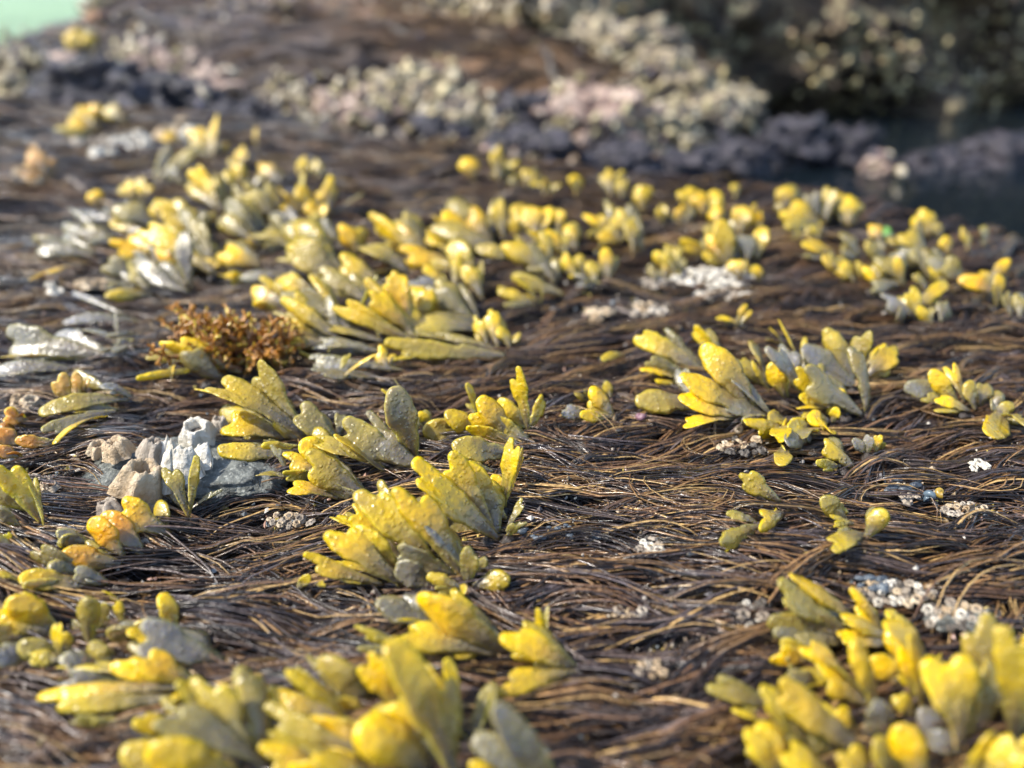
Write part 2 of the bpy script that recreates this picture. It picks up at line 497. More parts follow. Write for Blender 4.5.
G = 'rockweed tufts growing out of the brown mat'
TUFTS = [
 ('large pale olive tuft with broad mitten blades right of the white barnacle shells', CA,
  [(330,250,190,60,85,2,.5,0),(320,255,75,112,85,2,.55,0),(230,200,35,125,30,1,.8,60),(275,250,108,212,88,2,.72,0),(280,285,95,285,55,1,.62),(300,272,208,272,24,1,.7),
   (310,255,240,210,52,1,.7),(410,280,298,175,75,2,.4,0),(400,265,350,190,55,1,.25)]),
 ('olive tuft ending in a knobbly bright yellow pair of tips beside the pale mitten blades', CA,
  [(390,350,258,300,62,2,.95,10),(400,405,275,378,66,2,1.0,10),(470,395,312,308,92,2,.62,0),(410,330,305,262,62,1,.85),(525,335,392,245,50,1,.85,30),(510,320,330,255,50,1,.7,40),(285,352,192,347,34,1,.4),(480,400,330,350,50,1,.4)]),
 ('grey lavender tuft with one tall speckled blade leaning left', CA,
  [(600,315,405,225,95,2,.3,0),(600,300,552,115,72,1,.2,0),(625,225,515,125,16,1,.75,65),(610,320,480,240,70,1,.15)]),
 ('bunch of rounded olive paddles left of the tallest pointed yellow blade', CA,
  [(730,235,622,232,62,1,.6),(765,200,733,110,22,1,.6,30),(845,290,697,262,60,1,.5,0),(770,240,675,188,56,1,.75),(640,215,610,185,30,1,.8)]),
 ('upright tuft with the tallest pointed yellow blade at the middle of the mat', CA,
  [(850,235,738,195,42,1,.85),(865,260,732,225,36,1,.85),(860,250,762,148,56,1,.95,0),(885,255,783,202,45,1,.65,-20),(892,235,852,70,48,2,.8,0),(872,205,815,150,38,1,.85),(890,225,828,160,40,1,.85)]),
 ('curled yellow tuft with a knobbed tip just below the tallest pointed blade', CA,
  [(830,425,862,252,52,2,.9,10),(825,400,800,345,44,1,.9),(800,335,735,318,26,1,.7)]),
 ('fan of pale yellow blades with ruffled grey stems right of the big centre tuft', CA,
  [(810,495,585,325,90,2,.85,0),(815,505,632,372,95,2,.8,0),(800,480,675,300,90,2,.85,0),(830,455,728,312,62,1,.8,10),(720,470,595,430,95,1,.1,0),(760,440,665,425,45,1,.6)]),
 ('tiny pale sprout on a bent stalk right of the ruffled yellow fan', CA,
  [(835,490,882,408,26,2,.4),(840,500,858,470,30,1,.3)]),
 ('big glossy yellow tuft in sharpest focus with a tall pale forked blade, middle foreground', CA,
  [(730,610,568,362,100,2,.85,0),(660,585,460,378,80,1,.7,0),(575,625,393,472,92,2,.95,0),(565,605,448,472,74,1,.8,10),(560,632,373,492,34,1,.95,50),(520,625,312,560,48,2,.9),(585,575,432,428,62,2,.85),(540,535,385,452,44,1,.75),(700,605,555,530,70,1,.05,0),(740,615,610,440,50,1,.1,50),(640,628,550,580,60,1,.05)]),
 ('small sprout with two pale rounded blades spread like ears', CA,
  [(738,622,745,528,52,1,.45,0),(752,628,845,608,52,1,.45,0),(730,640,632,600,36,1,.65),(715,655,735,635,36,1,.6),(715,600,708,515,28,1,.2)]),
 ('tiny yellow green sprout left of the big centre tuft', CA, [(300,640,332,600,24,1,.7),(345,628,372,625,18,1,.6)]),
 ('pair of fat wrinkled yellow blades above the big blurred bottom tuft', C13,
  [(945,270,648,68,135,1,.85,0),(910,295,545,225,150,2,.92,0),(680,180,478,105,90,1,.1,0),(940,210,808,125,62,1,.35),(700,200,560,175,26,1,.8,60),(600,280,388,212,46,2,.55)]),
 ('blurred tuft with a tall cream yellow blade and curved grey stalks at the bottom edge', C13,
  [(760,730,520,258,135,1,.85,0),(570,525,428,325,125,2,.88,10),(450,470,388,365,56,1,.85),(810,610,685,348,110,1,.8,0),(815,560,758,328,50,1,.7,40),(730,710,520,520,130,1,.8),(800,640,700,520,60,1,.1)]),
 ('blurred crowd of short yellow blades at the bottom edge left of the curved grey stalks', C13,
  [(410,480,255,322,125,1,.55,0),(340,560,120,372,62,1,.7,30),(330,560,32,468,75,1,.85),(440,550,315,490,70,1,.8),(420,700,15,545,110,2,.7,0),(500,690,195,590,110,1,.88,0),(640,745,415,575,170,1,.85,0),(430,765,45,625,44,1,.8,40),(310,765,0,715,115,2,.95,0),(420,810,130,765,110,1,.9),(450,790,205,695,95,1,.8)]),
 ('forked bright yellow blade open like a beak, between the bottom tufts', C23,
  [(215,350,-45,228,105,1,.9,0),(215,370,-70,440,95,2,.95,0),(140,280,100,128,34,1,.95,0)]),
 ('thin stalked sprout under the beak shaped blade', C13, [(885,625,938,475,22,1,.75)]),
 ('dull grey olive tuft of three smooth blades at the bottom edge, middle', C13,
  [(1180,810,955,512,115,1,.25,0),(1120,790,862,640,105,1,.2,0),(980,810,850,745,66,1,.95)]),
 ('star shaped vivid yellow tuft with long flat pointed blades, lower left', C03,
  [(760,415,545,305,110,2,1,0),(730,425,440,362,66,1,1,0),(720,440,148,482,62,1,.95,40),(700,480,228,525,62,1,.8,45),(520,440,248,412,95,2,.05,0),(520,580,275,575,66,2,.35),(760,470,680,500,90,1,.7)]),
 ('big blurred pale tuft with broad overlapping blades, bottom left', C03,
  [(1010,700,815,388,150,2,.5,0),(935,625,705,418,70,1,.8,20),(1010,730,640,545,150,2,.35,0),(710,640,535,570,85,1,.85),(920,800,590,680,175,1,.85,0),(740,770,488,690,120,1,.6,0)]),
 ('grey warty blade with a yellow knob beside an upright yellow finger, lower left', C03,
  [(840,330,545,240,155,2,.08,0),(650,225,512,245,92,1,.98),(692,205,650,65,62,1,.98,0),(570,250,425,222,82,1,.3),(492,195,470,98,46,1,.95,0),(490,110,408,58,22,1,.8,50)]),
 ('sprout of small pale round blades left of the upright yellow finger', C03,
  [(360,245,358,82,82,1,.4,0),(380,215,425,105,44,1,.45,30),(435,345,365,265,82,1,.3,0),(385,355,235,345,90,1,.1),(245,305,232,185,58,2,.85),(275,290,262,225,44,1,.7)]),
 ('long flat yellow tuft cut by the left edge, above the bottom corner', C03,
  [(370,32,70,10,78,1,1,30),(210,205,30,90,115,1,.95,0),(210,215,-40,160,92,1,1,20),(190,205,140,92,62,1,1,0),(235,305,75,268,75,1,.4,0),(250,335,100,322,80,2,.45,10),(80,245,-60,250,120,2,.35,0),(150,285,-60,335,85,1,.0,0),(110,40,-30,-20,40,1,.7)]),
 ('fan of ribbed olive yellow blades at the left edge below the amber weed', C02,
  [(165,550,18,315,100,2,.65,0),(175,565,88,335,34,1,.6,45),(135,510,-40,368,95,1,.55,0),(70,565,-30,490,120,1,.3,0),(40,645,-40,605,55,1,.6)]),
 ('orange yellow tuft with smooth lobes below the white barnacles', C02,
  [(490,690,360,540,96,1,1.3,0),(480,720,240,682,96,1,1.3,0),(570,680,405,518,90,1,1.35,0),(680,600,470,490,130,2,1.2,0),(360,645,218,600,86,1,.25,0),(350,745,128,655,95,2,.2,0),(430,795,295,745,70,1,.05)]),
 ('small two bladed sprout standing in front of the white shells', C02,
  [(755,532,672,325,72,2,.5,0),(757,520,785,285,38,1,.6,20)]),
 ('lying grey blades with one yellow lower edge, left of the barnacles', C02,
  [(505,62,152,118,75,1,.45,0),(460,110,172,198,66,1,.25,0),(430,130,212,242,48,1,1,30),(525,50,395,5,60,1,.0)]),
 ('yellow tuft with a hooked blade left of the red bushy weed', C01,
  [(890,705,638,585,88,2,.92,0),(745,700,545,748,34,1,.92),(690,755,700,690,30,1,.9),(880,745,735,630,105,1,.2,0),(740,660,580,660,80,1,.5)]),
 ('flat silvery grey tuft with a thin yellow blade at the left edge', C01,
  [(340,645,15,600,150,2,.05,0),(260,665,0,662,36,1,.7,50),(210,700,-30,722,85,1,.0,0)]),
 ('limp grey and pinkish blades between the left edge and the red bushy weed', C01,
  [(490,512,248,522,56,1,.0,0),(520,600,418,645,62,2,.05,0),(460,600,330,550,60,1,.1),(140*4-40,560,430,575,40,1,.1)]),
 ('single bright yellow blade lying on the mat, far left', C01, [(300,270,128,345,62,2,1,0)]),
 ('short yellow tuft right of the red bushy weed', C11, [(240,608,35,568,80,1,.92,0),(235,590,100,515,84,1,.98,0),(235,600,130,600,40,1,.8)]),
 ('long pale blades slanting up left behind the short yellow tuft', C11,
  [(300,590,100,425,75,1,.75,0),(350,560,120,385,100,2,.35,0),(330,520,215,330,46,1,.8,40),(200,395,80,355,62,1,.85),(100,440,-20,390,70,1,.9),(60,460,-10,440,60,1,.85)]),
 ('lying speckled grey blades at the front of the middle patch', C11,
  [(450,640,228,612,60,2,.3,0),(450,585,258,540,72,1,.4,0),(500,705,205,678,62,2,.1,0),(490,745,220,718,60,2,.15,0)]),
 ('yellow knob on a long stalk at the front of the middle patch', C11, [(330,760,480,650,36,1,.95,0),(520,700,482,620,62,2,1,0)]),
 ('vivid yellow many fingered tuft standing in the middle patch', C11,
  [(580,590,318,438,85,2,.85,0),(605,560,432,375,110,3,1,0),(605,525,525,295,115,4,.95,0),(640,525,598,368,48,1,.9,30),(820,505,608,378,120,1,.85,10),(640,560,480,420,90,2,.98,0)]),
 ('pale heart shaped blade over ruffled stems at the front of the middle patch', C11,
  [(855,550,622,535,115,2,.55,0),(885,645,512,615,95,1,.55,0),(700,650,545,668,44,1,.6),(830,500,625,480,50,1,.75)]),
 ('broad cream blades slanting up left in the middle patch', C11,
  [(410,425,250,318,95,1,.55,0),(485,375,318,265,115,2,.7,0),(310,340,105,195,150,3,.62,0),(420,350,370,250,80,1,.6)]),
 ('short yellow tuft with a blunt top behind the middle patch', C11, [(400,240,330,125,92,3,1,0),(410,235,385,150,60,1,.8)]),
 ('row of smooth yellow blades lying one on another at the back of the middle patch', C11,
  [(570,305,418,220,130,1,.38,0),(630,235,445,98,92,1,.82,0),(655,225,525,145,92,1,.88,0),(760,285,565,250,115,2,.95,0),(560,200,480,130,60,1,.7)]),
 ('yellow tipped tuft sticking up highest at the back of the middle patch', C11,
  [(745,205,638,148,72,1,.95,0),(865,175,720,55,125,3,.92,0),(910,225,700,128,125,1,.5,0),(925,185,848,65,92,2,.85,0),(985,175,960,30,66,2,.75,0),(1005,255,878,232,62,1,.5)]),
 ('speckled pale blade with a yellow cap in the middle patch', C11,
  [(862,335,785,192,110,1,.68,0),(885,405,825,295,72,1,.75,0),(765,385,665,295,62,1,.85,20),(835,465,735,380,105,2,.25,0),(760,390,608,352,72,2,.0,0)]),
 ('frilly little yellow tuft on dark stalks at the right end of the middle patch', C11,
  [(915,600,868,488,62,3,.78),(960,600,935,445,80,3,.8),(1005,610,965,525,84,3,.8),(900,600,900,570,26,1,.6)]),
 ('broad pale blades at the right end of the middle patch', C21,
  [(110,310,-35,195,115,1,.7,0),(150,335,70,205,95,1,.35,0),(235,310,55,300,72,1,.35,0),(160,400,0,335,60,1,.5),(95,435,18,345,34,1,.85,50),(60,440,-60,400,60,1,.6)]),
 ('yellow crowned tuft at the back right corner of the middle patch', C21,
  [(105,175,58,45,120,4,.9,0),(185,165,190,45,95,4,.85,0),(195,255,130,158,64,1,.88,0),(245,215,212,135,76,1,.72,0),(70,140,15,90,80,2,.6),(150,230,60,150,80,2,.8)]),
 ('small fingers with grey feet at the right end of the middle patch', C21,
  [(245,335,202,245,52,1,.85,0),(330,350,308,275,58,1,.75,0),(285,330,265,248,46,1,.75,0),(330,360,240,330,50,1,.05)]),
 ('single short yellow finger right of the middle patch', C21, [(382,325,370,222,62,1,.78,0),(375,330,345,290,30,1,.3)]),
 ('loose tuft with one round yellow blade behind the right end of the middle patch', C21,
  [(375,155,285,88,62,1,.8,0),(418,192,338,172,62,1,1,0),(472,165,400,88,78,2,.5,0),(486,235,478,85,74,4,.75,0),(440,160,430,90,40,1,.7)]),
 ('little green yellow tuft left of the white barnacle patch', C21,
  [(632,305,565,240,62,1,.6,0),(645,325,602,215,62,2,.7,0),(612,335,642,265,56,1,.95,0),(565,345,548,290,40,1,.3)]),
 ('round lobed tuft right behind the white barnacle patch', C21,
  [(785,242,668,202,60,1,1,0),(850,275,800,158,88,2,.95,0),(865,272,828,108,92,1,.6,0),(940,265,930,165,95,2,.1,0),(820,200,770,140,70,1,.4),(830,270,760,250,60,1,.7)]),
 ('single upright amber yellow blade at the right of the round lobed tuft', C21, [(985,250,1012,138,72,1,.85,0)]),
 ('small bright tuft at the right end of the white barnacle patch', C21, [(905,335,890,265,76,2,.85),(990,345,965,300,84,2,.92),(940,330,940,275,60,2,.85)]),
 ('tiny yellow forked sprout alone on the mat below the white barnacle patch', C21, [(905,530,815,502,34,1,.95,0),(905,530,940,448,38,1,.95,0)]),
 ('tiny olive leaf lying alone between the middle patch and the right tuft', C21, [(435,650,358,672,44,1,.6,0)]),
 ('small two lobed yellow sprout between the centre blades and the right tuft', C22, [(400,125,312,15,75,1,.98,0),(400,130,270,125,46,1,.98,0),(300,120,195,110,90,1,.1,0),(395,50,375,-10,46,1,.6),(300,60,250,40,40,1,.5)]),
 ('warty pale yellow tuft with blades reaching left, biggest on the right half', CB,
  [(320,150,250,58,52,1,.8,0),(450,350,285,112,98,1,.72,0),(450,355,205,222,90,1,.9,0),(430,358,200,305,90,1,1,0),(390,370,212,398,54,1,.95,20),(520,370,380,240,40,1,.05,40),(520,365,350,330,70,1,.1)]),
 ('left wing of flat yellow blades beside the biggest right tuft', CB,
  [(225,190,48,88,80,1,.7,0),(230,225,85,178,52,1,.25,0),(215,245,66,203,44,1,.98,30),(265,335,50,305,88,1,.5,0)]),
 ('grey stemmed tuft with a tall thin yellow blade behind the biggest right tuft', CB,
  [(490,255,382,160,95,2,.4,0),(510,275,450,172,38,1,.8,30),(565,295,515,178,64,1,.8,0),(625,305,508,112,88,2,.08,0),(608,205,540,32,34,1,.9,30),(550,115,508,58,38,1,.8)]),
 ('pale ruffled blade with yellow rim above the cluster of little paddles', CB, [(705,305,590,208,64,2,.8,0),(825,355,615,218,110,2,.3,0),(780,330,680,240,80,1,.2)]),
 ('pale lavender tuft forked like antlers, right half', CB, [(800,255,618,128,85,1,.0,0),(795,240,700,62,66,1,.4,0),(800,235,832,68,70,2,.45,0),(790,260,640,195,40,1,.0,0)]),
 ('frilly orange yellow tip beside the antler forked tuft', CB, [(825,245,958,118,95,4,.93,0),(850,230,930,190,50,2,.7)]),
 ('cluster of little round yellow green paddles in front of the biggest right tuft', CB,
  [(705,335,612,300,50,1,.6,0),(725,342,603,337,32,1,.98,30),(715,335,758,268,44,1,.95,0),(725,380,738,330,60,1,.95,0),(710,375,640,380,66,1,.85,0),(650,395,575,412,54,1,.75,0),(690,405,725,422,48,1,.75,0),(570,395,432,400,75,2,.75,0),(555,400,545,455,72,1,.78,0),(560,475,545,533,56,1,.7,0),(640,430,570,460,60,1,.2,0),(680,420,620,440,50,1,.2)]),
 ('single warty yellow thumb below the little paddles', CB, [(795,535,692,448,98,1,.82,0),(745,532,668,525,32,1,.7)]),
 ('dark grey sprout with one yellow dot tip, right of the yellow thumb', CB, [(835,485,795,440,42,1,.05),(845,485,848,425,74,1,.05,0),(872,480,886,425,32,1,1,0)]),
 ('small tuft of yellow wings near the right edge', CD, [(840,625,718,600,48,1,.05,0),(855,645,785,558,42,1,.9,0),(872,640,845,540,28,1,.95,20),(900,655,880,585,52,1,.6,0),(885,660,795,630,38,1,.95,20)]),
 ('three pale drooping blades at the right edge below the yellow wings', C32, [(925,105,890,215,95,1,.6,0),(905,110,985,85,62,1,.4,0),(930,130,1065,190,84,1,.3,0)]),
 ('lone pale knobbly blade lying on the mat right of centre', C22, [(1070,470,878,335,105,3,.78,0)]),
 ('long olive spoon blade with a bright yellow neighbour, right of centre', C22, [(985,570,835,655,84,1,.4,0),(1085,515,978,562,92,2,1,0)]),
 ('sprig of four separate pale blades right of centre on the bare mat', C32, [(310,535,210,455,76,1,.35,0),(345,560,248,532,34,1,.9,0),(395,612,472,500,76,1,.5,0),(385,600,238,655,95,2,.5,0)]),
 ('pale forked blades with one tall yellow blade at the back of the bottom right tuft', C33,
  [(290,210,35,55,115,2,.38,0),(270,240,-5,185,95,1,.35,0),(320,155,85,-5,85,1,.92,0),(440,190,328,45,44,1,.95,20)]),
 ('crowd of blunt yellow lobes in the middle of the bottom right tuft', C33,
  [(460,225,295,165,80,1,.95,0),(450,265,275,240,64,1,.95),(620,345,458,190,125,1,.9,0),(530,190,470,150,60,1,.7),(165,345,12,318,95,1,.95,0),(300,405,128,265,110,2,.95,0),(410,510,340,252,115,1,.85,0),(385,505,185,385,135,2,.9,0),(520,420,400,330,110,1,.85),(180,440,80,380,90,1,.2)]),
 ('large heart shaped yellow blade near the bottom right corner', C33,
  [(745,650,685,300,215,2,.8,0),(610,490,562,232,78,1,.95,20),(580,455,530,275,64,1,.9,10)]),
 ('pale cream two lobed blade left of the right edge, bottom', C33, [(915,470,830,155,160,2,.42,0)]),
 ('tall peach yellow blade against the right edge, bottom', C33, [(985,575,958,195,120,1,.82,0),(1070,420,1030,230,80,1,.8),(1050,560,1020,400,60,1,.3)]),
 ('blurred fat yellow blades at the bottom edge of the bottom right tuft', C33,
  [(335,665,35,432,130,1,.95,0),(340,655,285,525,130,1,.9,0),(170,650,-35,480,140,2,.75,0),(110,770,-50,590,125,1,.9,0),(250,810,50,690,150,2,.92,0),(390,830,295,680,140,2,.95,0),(65,790,-95,620,95,1,.92,0),(0,600,-150,530,80,1,.7)]),
 ('mixed grey and yellow blades at the bottom edge under the heart shaped blade', C33,
  [(610,800,512,590,125,1,.92,0),(490,800,420,655,105,1,.5,0),(470,630,415,505,95,1,.1,0),(570,550,505,475,85,1,.55,0),(755,700,640,625,120,1,.0,0),(700,640,600,540,90,1,.0)]),
 ('pointed yellow blade at the bottom edge near the right corner', C33, [(780,820,892,620,72,1,.95,0)]),
 ('blurred yellow blades cut by the bottom right corner', C33, [(900,830,995,650,130,1,.9,0),(1000,830,1050,630,110,1,.9,0),(920,830,930,740,70,1,.9)]),
 ('flat greenish blade left of the bottom right tuft', C23, [(1040,500,785,418,84,2,.35,0)]),
 ('grey stemmed tuft on the far edge against the dark water', CH, [(75,150,70,50,100,3,.9,0),(180,210,55,150,115,2,.7,0),(195,195,160,85,66,2,.2,0),(225,195,195,90,60,1,.2),(232,195,252,62,62,2,.6,0)]),
 ('yellow topped stub on the far edge against the dark water', CH, [(325,210,322,92,95,3,.8,0),(300,200,285,110,60,1,.3)]),
 ('wide spreading patch of pale tufts at right with a yellow front row', CH,
  [(245,335,135,300,64,1,.95,0),(275,410,218,340,84,1,.8,0),(340,440,290,370,88,2,.8,0),(395,435,355,360,70,2,.6),(455,450,420,375,80,2,.5),(355,330,280,260,95,2,.25,0),(455,350,390,290,88,1,.3,0),(525,445,450,335,105,2,.35,0),(445,460,378,388,44,1,.95,0),(535,450,513,345,44,1,.9,0),(300,440,275,400,60,1,.95)]),
 ('pale arched tuft behind the wide spreading patch', CH, [(610,340,530,245,105,2,.55,0),(590,390,500,330,80,2,.3),(630,410,575,300,84,2,.4,0),(570,330,470,270,90,2,.5),(625,470,590,410,60,2,.4)]),
 ('orange yellow knob at the back of the wide spreading patch', CH, [(445,280,402,215,76,3,.98,0)]),
 ('pale blades leaning left above the long yellow blade at right', CH, [(730,430,650,335,95,2,.35,0),(705,435,640,388,72,1,.85,0),(760,440,700,360,80,2,.3)]),
 ('long yellow lying blade with an upright horn near the right edge', CH, [(880,480,760,432,70,1,1,0),(895,465,845,405,66,1,1,0),(895,440,965,355,50,1,.95,0),(915,525,922,415,54,1,.9,0)]),
 ('tall stalked amber knob on the far edge at right', CH, [(640,250,632,148,76,2,.85,0),(685,260,672,210,44,1,.4)]),
 ('round yellow tuft on the far edge right of the stalked amber knob', CH, [(720,335,708,245,98,4,.98,0)]),
 ('pale yellow tuft on the far edge, next to last at right', CH, [(795,315,785,232,72,2,.7,0)]),
 ('cream coloured knob last on the far edge at right', CH, [(862,292,855,222,62,2,.4,0)]),
 ('scattered small tuft with one slanting yellow finger, right half', CH, [(600,575,558,475,76,2,.6,0),(600,545,720,455,54,1,.9,0),(550,570,445,510,86,2,.1,0),(695,590,710,515,66,2,.3,0),(645,605,595,550,54,1,.8,0)]),
 ('small pale tuft at the right edge under the yellow horn', CH, [(965,565,948,485,56,2,.3),(1010,575,1015,495,66,2,.4)]),
 ('yellow frilled tuft on the far edge, left of the big far right cluster', CG, [(92,160,85,45,84,4,.88,0)]),
 ('big cluster of bright lobes on the far edge right of the middle', CG,
  [(172,205,165,145,62,2,.6),(242,205,240,138,66,2,.92,0),(285,160,258,55,125,4,.92,0),(335,175,312,75,100,4,.92,0),(385,190,388,95,66,3,.7),(395,205,368,145,70,2,.85,0)]),
 ('yellow tuft with a bent tip on the far edge right of the big cluster', CG, [(490,245,500,125,95,3,.88,0),(560,225,556,165,54,2,.9)]),
 ('single amber knob on the far edge above the round lobed tuft', CG, [(460,110,466,52,60,2,.6)]),
 ('tiny pale sprout behind the wide spreading patch', CG, [(790,280,778,215,54,2,.6),(712,275,710,238,40,1,.6)]),
 ('bright yellow crowned tuft on the far edge, middle', CI, [(385,168,362,98,75,4,.98,0)]),
 ('thin two knobbed tuft on the far edge, middle', CI, [(462,165,455,72,48,2,.85,0),(478,160,470,120,30,1,.7)]),
 ('low pale tufty row on the far edge right of the two knobbed tuft', CI, [(545,192,560,138,70,4,.7),(600,212,602,165,50,3,.75),(520,190,505,160,50,2,.4)]),
 ('compact orange yellow tuft on the far edge right of the middle', CI, [(692,218,688,152,70,4,.95,0)]),
 ('thin forked pale sprout on the far edge', CI, [(790,215,772,145,40,2,.75),(825,225,818,165,45,3,.6)]),
 ('leaning yellow tuft on the far edge before the dark gully', CI, [(888,255,892,175,68,4,.88,0)]),
 ('small round yellow knob before the far edge cluster', CI, [(940,298,940,250,44,2,.6)]),
 # left middle patch
 ('bright yellow forked tuft at the top of the left patch', CE, [(535,255,542,98,66,2,.97,0),(535,245,435,148,66,2,.95,0),(560,240,590,210,40,1,.95)]),
 ('short yellow tuft left of the forked top tuft', CE, [(410,212,325,178,66,2,.95)]),
 ('yellow tuft leaning over the top right of the left patch', CE, [(645,305,640,230,66,2,.92,0),(645,380,618,285,66,2,.75)]),
 ('fat yellow tuft with a grey foot at the top right of the left patch', CE, [(795,355,705,288,88,3,.97,0),(800,360,740,330,50,1,.1),(700,400,740,330,40,1,.3)]),
 ('single dim yellow finger behind the left patch', CE, [(712,235,706,145,44,1,.75)]),
 ('pale crossing blades at the upper left of the left patch', CE, [(340,350,465,235,56,1,.3,0),(400,360,350,310,60,1,.1)]),
 ('yellow finger bunch below the crossing pale blades', CE, [(565,450,450,305,72,2,.82,0),(560,470,500,330,66,2,.7),(600,440,540,330,60,1,.3)]),
 ('golden clump with feathery tips on the left of the left patch', CE, [(215,430,190,355,70,3,.9),(250,440,240,370,50,2,.8)]),
 ('lone yellow knob left of the left patch', CE, [(75,460,52,400,72,2,1)]),
 ('broad pale rounded blades at the left of the left patch', CE, [(280,540,150,450,125,2,.45,0),(230,560,120,525,60,1,.7),(330,520,290,440,80,2,.7)]),
 ('silvery flat blades left of the broad pale rounded blades', CE, [(120,520,-20,510,70,1,.1,0),(110,590,0,560,66,2,.3)]),
 ('pale frosted blade at the far left under the silvery blades', C01, [(320,250,130,215,95,2,.15,0),(400,190,250,130,70,1,.15)]),
 ('dense pale yellow tuft at the centre of the left patch', CE, [(420,560,300,440,90,3,.78),(440,620,270,530,100,3,.75),(470,560,400,450,90,3,.6),(480,640,340,500,100,2,.6)]),
 ('ridged yellow blades fanning out at the heart of the left patch', CE, [(470,700,240,545,90,2,.75,0),(440,705,270,600,95,2,.92,0),(490,690,300,520,80,2,.6,0),(500,720,350,620,80,1,.7)]),
 ('orange yellow bead tipped tuft at the lower left of the left patch', CE, [(300,670,118,625,68,2,1,0),(310,650,190,590,60,1,.98)]),
 ('pale blades lying under the bead tipped tuft', CE, [(220,740,90,690,95,2,.4,0),(380,790,190,700,120,2,.3,0),(300,700,210,650,60,1,.05)]),
 ('small pale pair below the left patch', C01, [(570,400,420,420,80,1,.5,0),(520,380,430,350,60,1,.15)]),
 ('pale frosted tuft right of the heart of the left patch', CE, [(700,620,540,480,110,4,.4),(720,560,620,420,100,3,.4),(680,500,600,400,80,2,.3)]),
 ('pale yellow feathery tuft in the upper right of the left patch', CE, [(760,500,640,420,90,3,.55),(720,470,660,360,80,3,.5)]),
 ('yellow comb like tuft at the right of the left patch', CE, [(880,480,780,370,70,3,.88),(920,490,860,370,80,3,.85),(940,530,910,440,60,2,.98)]),
 ('tall yellow blade tuft where the left and middle patches meet', CE, [(1000,480,1005,330,70,3,.88),(960,480,950,400,60,2,.8)]),
 ('dim yellow tuft behind where the patches meet', CE, [(960,350,940,270,60,3,.5),(900,340,885,265,50,2,.8)]),
 ('curly yellow green tuft at the bottom of the left patch', CE, [(560,710,480,700,66,2,.9),(690,700,555,640,90,2,.95),(640,760,565,740,70,2,.95),(560,660,500,600,60,2,.7)]),
 ('pale blades between the curly tuft and the speckled round blade', CE, [(840,640,700,570,100,2,.45),(690,640,655,570,46,1,.9),(800,740,640,755,70,1,.1,0)]),
 ('round speckled yellow blade at the bottom right of the left patch', CE, [(980,720,815,600,150,4,.65,0),(890,590,880,530,46,1,.8),(960,560,930,490,60,2,.6)]),
 ('grey smooth blades between the left and middle patches', CE, [(880,560,760,510,90,1,.0),(1010,600,900,540,80,2,.2),(820,600,740,560,60,2,.3)]),
 ('bright yellow tuft on the mat far at left', C00, [(370,520,250,490,110,4,1,0),(380,480,355,415,60,2,1)]),
 ('pale olive tuft right of the far left bright yellow tuft', C00, [(490,480,400,430,95,3,.55)]),
 ('olive tuft on the ridge at the top left', C00, [(330,190,250,130,130,4,.7),(370,200,330,130,90,3,.6)]),
 ('small dim tuft under the ridge at the top left', C00, [(450,280,420,230,70,3,.6)]),
]
AMBER = [
 ('glassy amber weed lobes at the left edge above the ribbed fan', C02, [(90,240,-30,190,110,1,.5,0),(70,290,-20,260,90,1,.5,0),(110,150,10,130,90,2,.5,0),(230,235,60,225,50,1,.5,0)], (.50, .20, .02)),
 ('small upright amber blade above the lying grey blades', C02, [(290,90,225,-40,80,2,.5,0),(310,70,300,-50,44,1,.5,0)], (.55, .30, .06)),
 ('orange feathery tuft far away at the left edge', C00, [(190,700,110,590,100,4,.5,0),(200,690,150,650,80,3,.5)], (.50, .24, .04)),
 ('rusty orange tuft on the skyline ridge at top left', C00, [(400,90,340,40,120,4,.5,0),(420,80,400,40,80,3,.5)], (.32, .13, .04)),
]
GREEN = [('small bright green leaf behind the wide spreading patch', CH, [(490,270,462,232,54,1,.5,0)], (.10, .42, .05))]

# clear discs where rock or shells show through the mat: (x, y, radius)
CLEAR = []


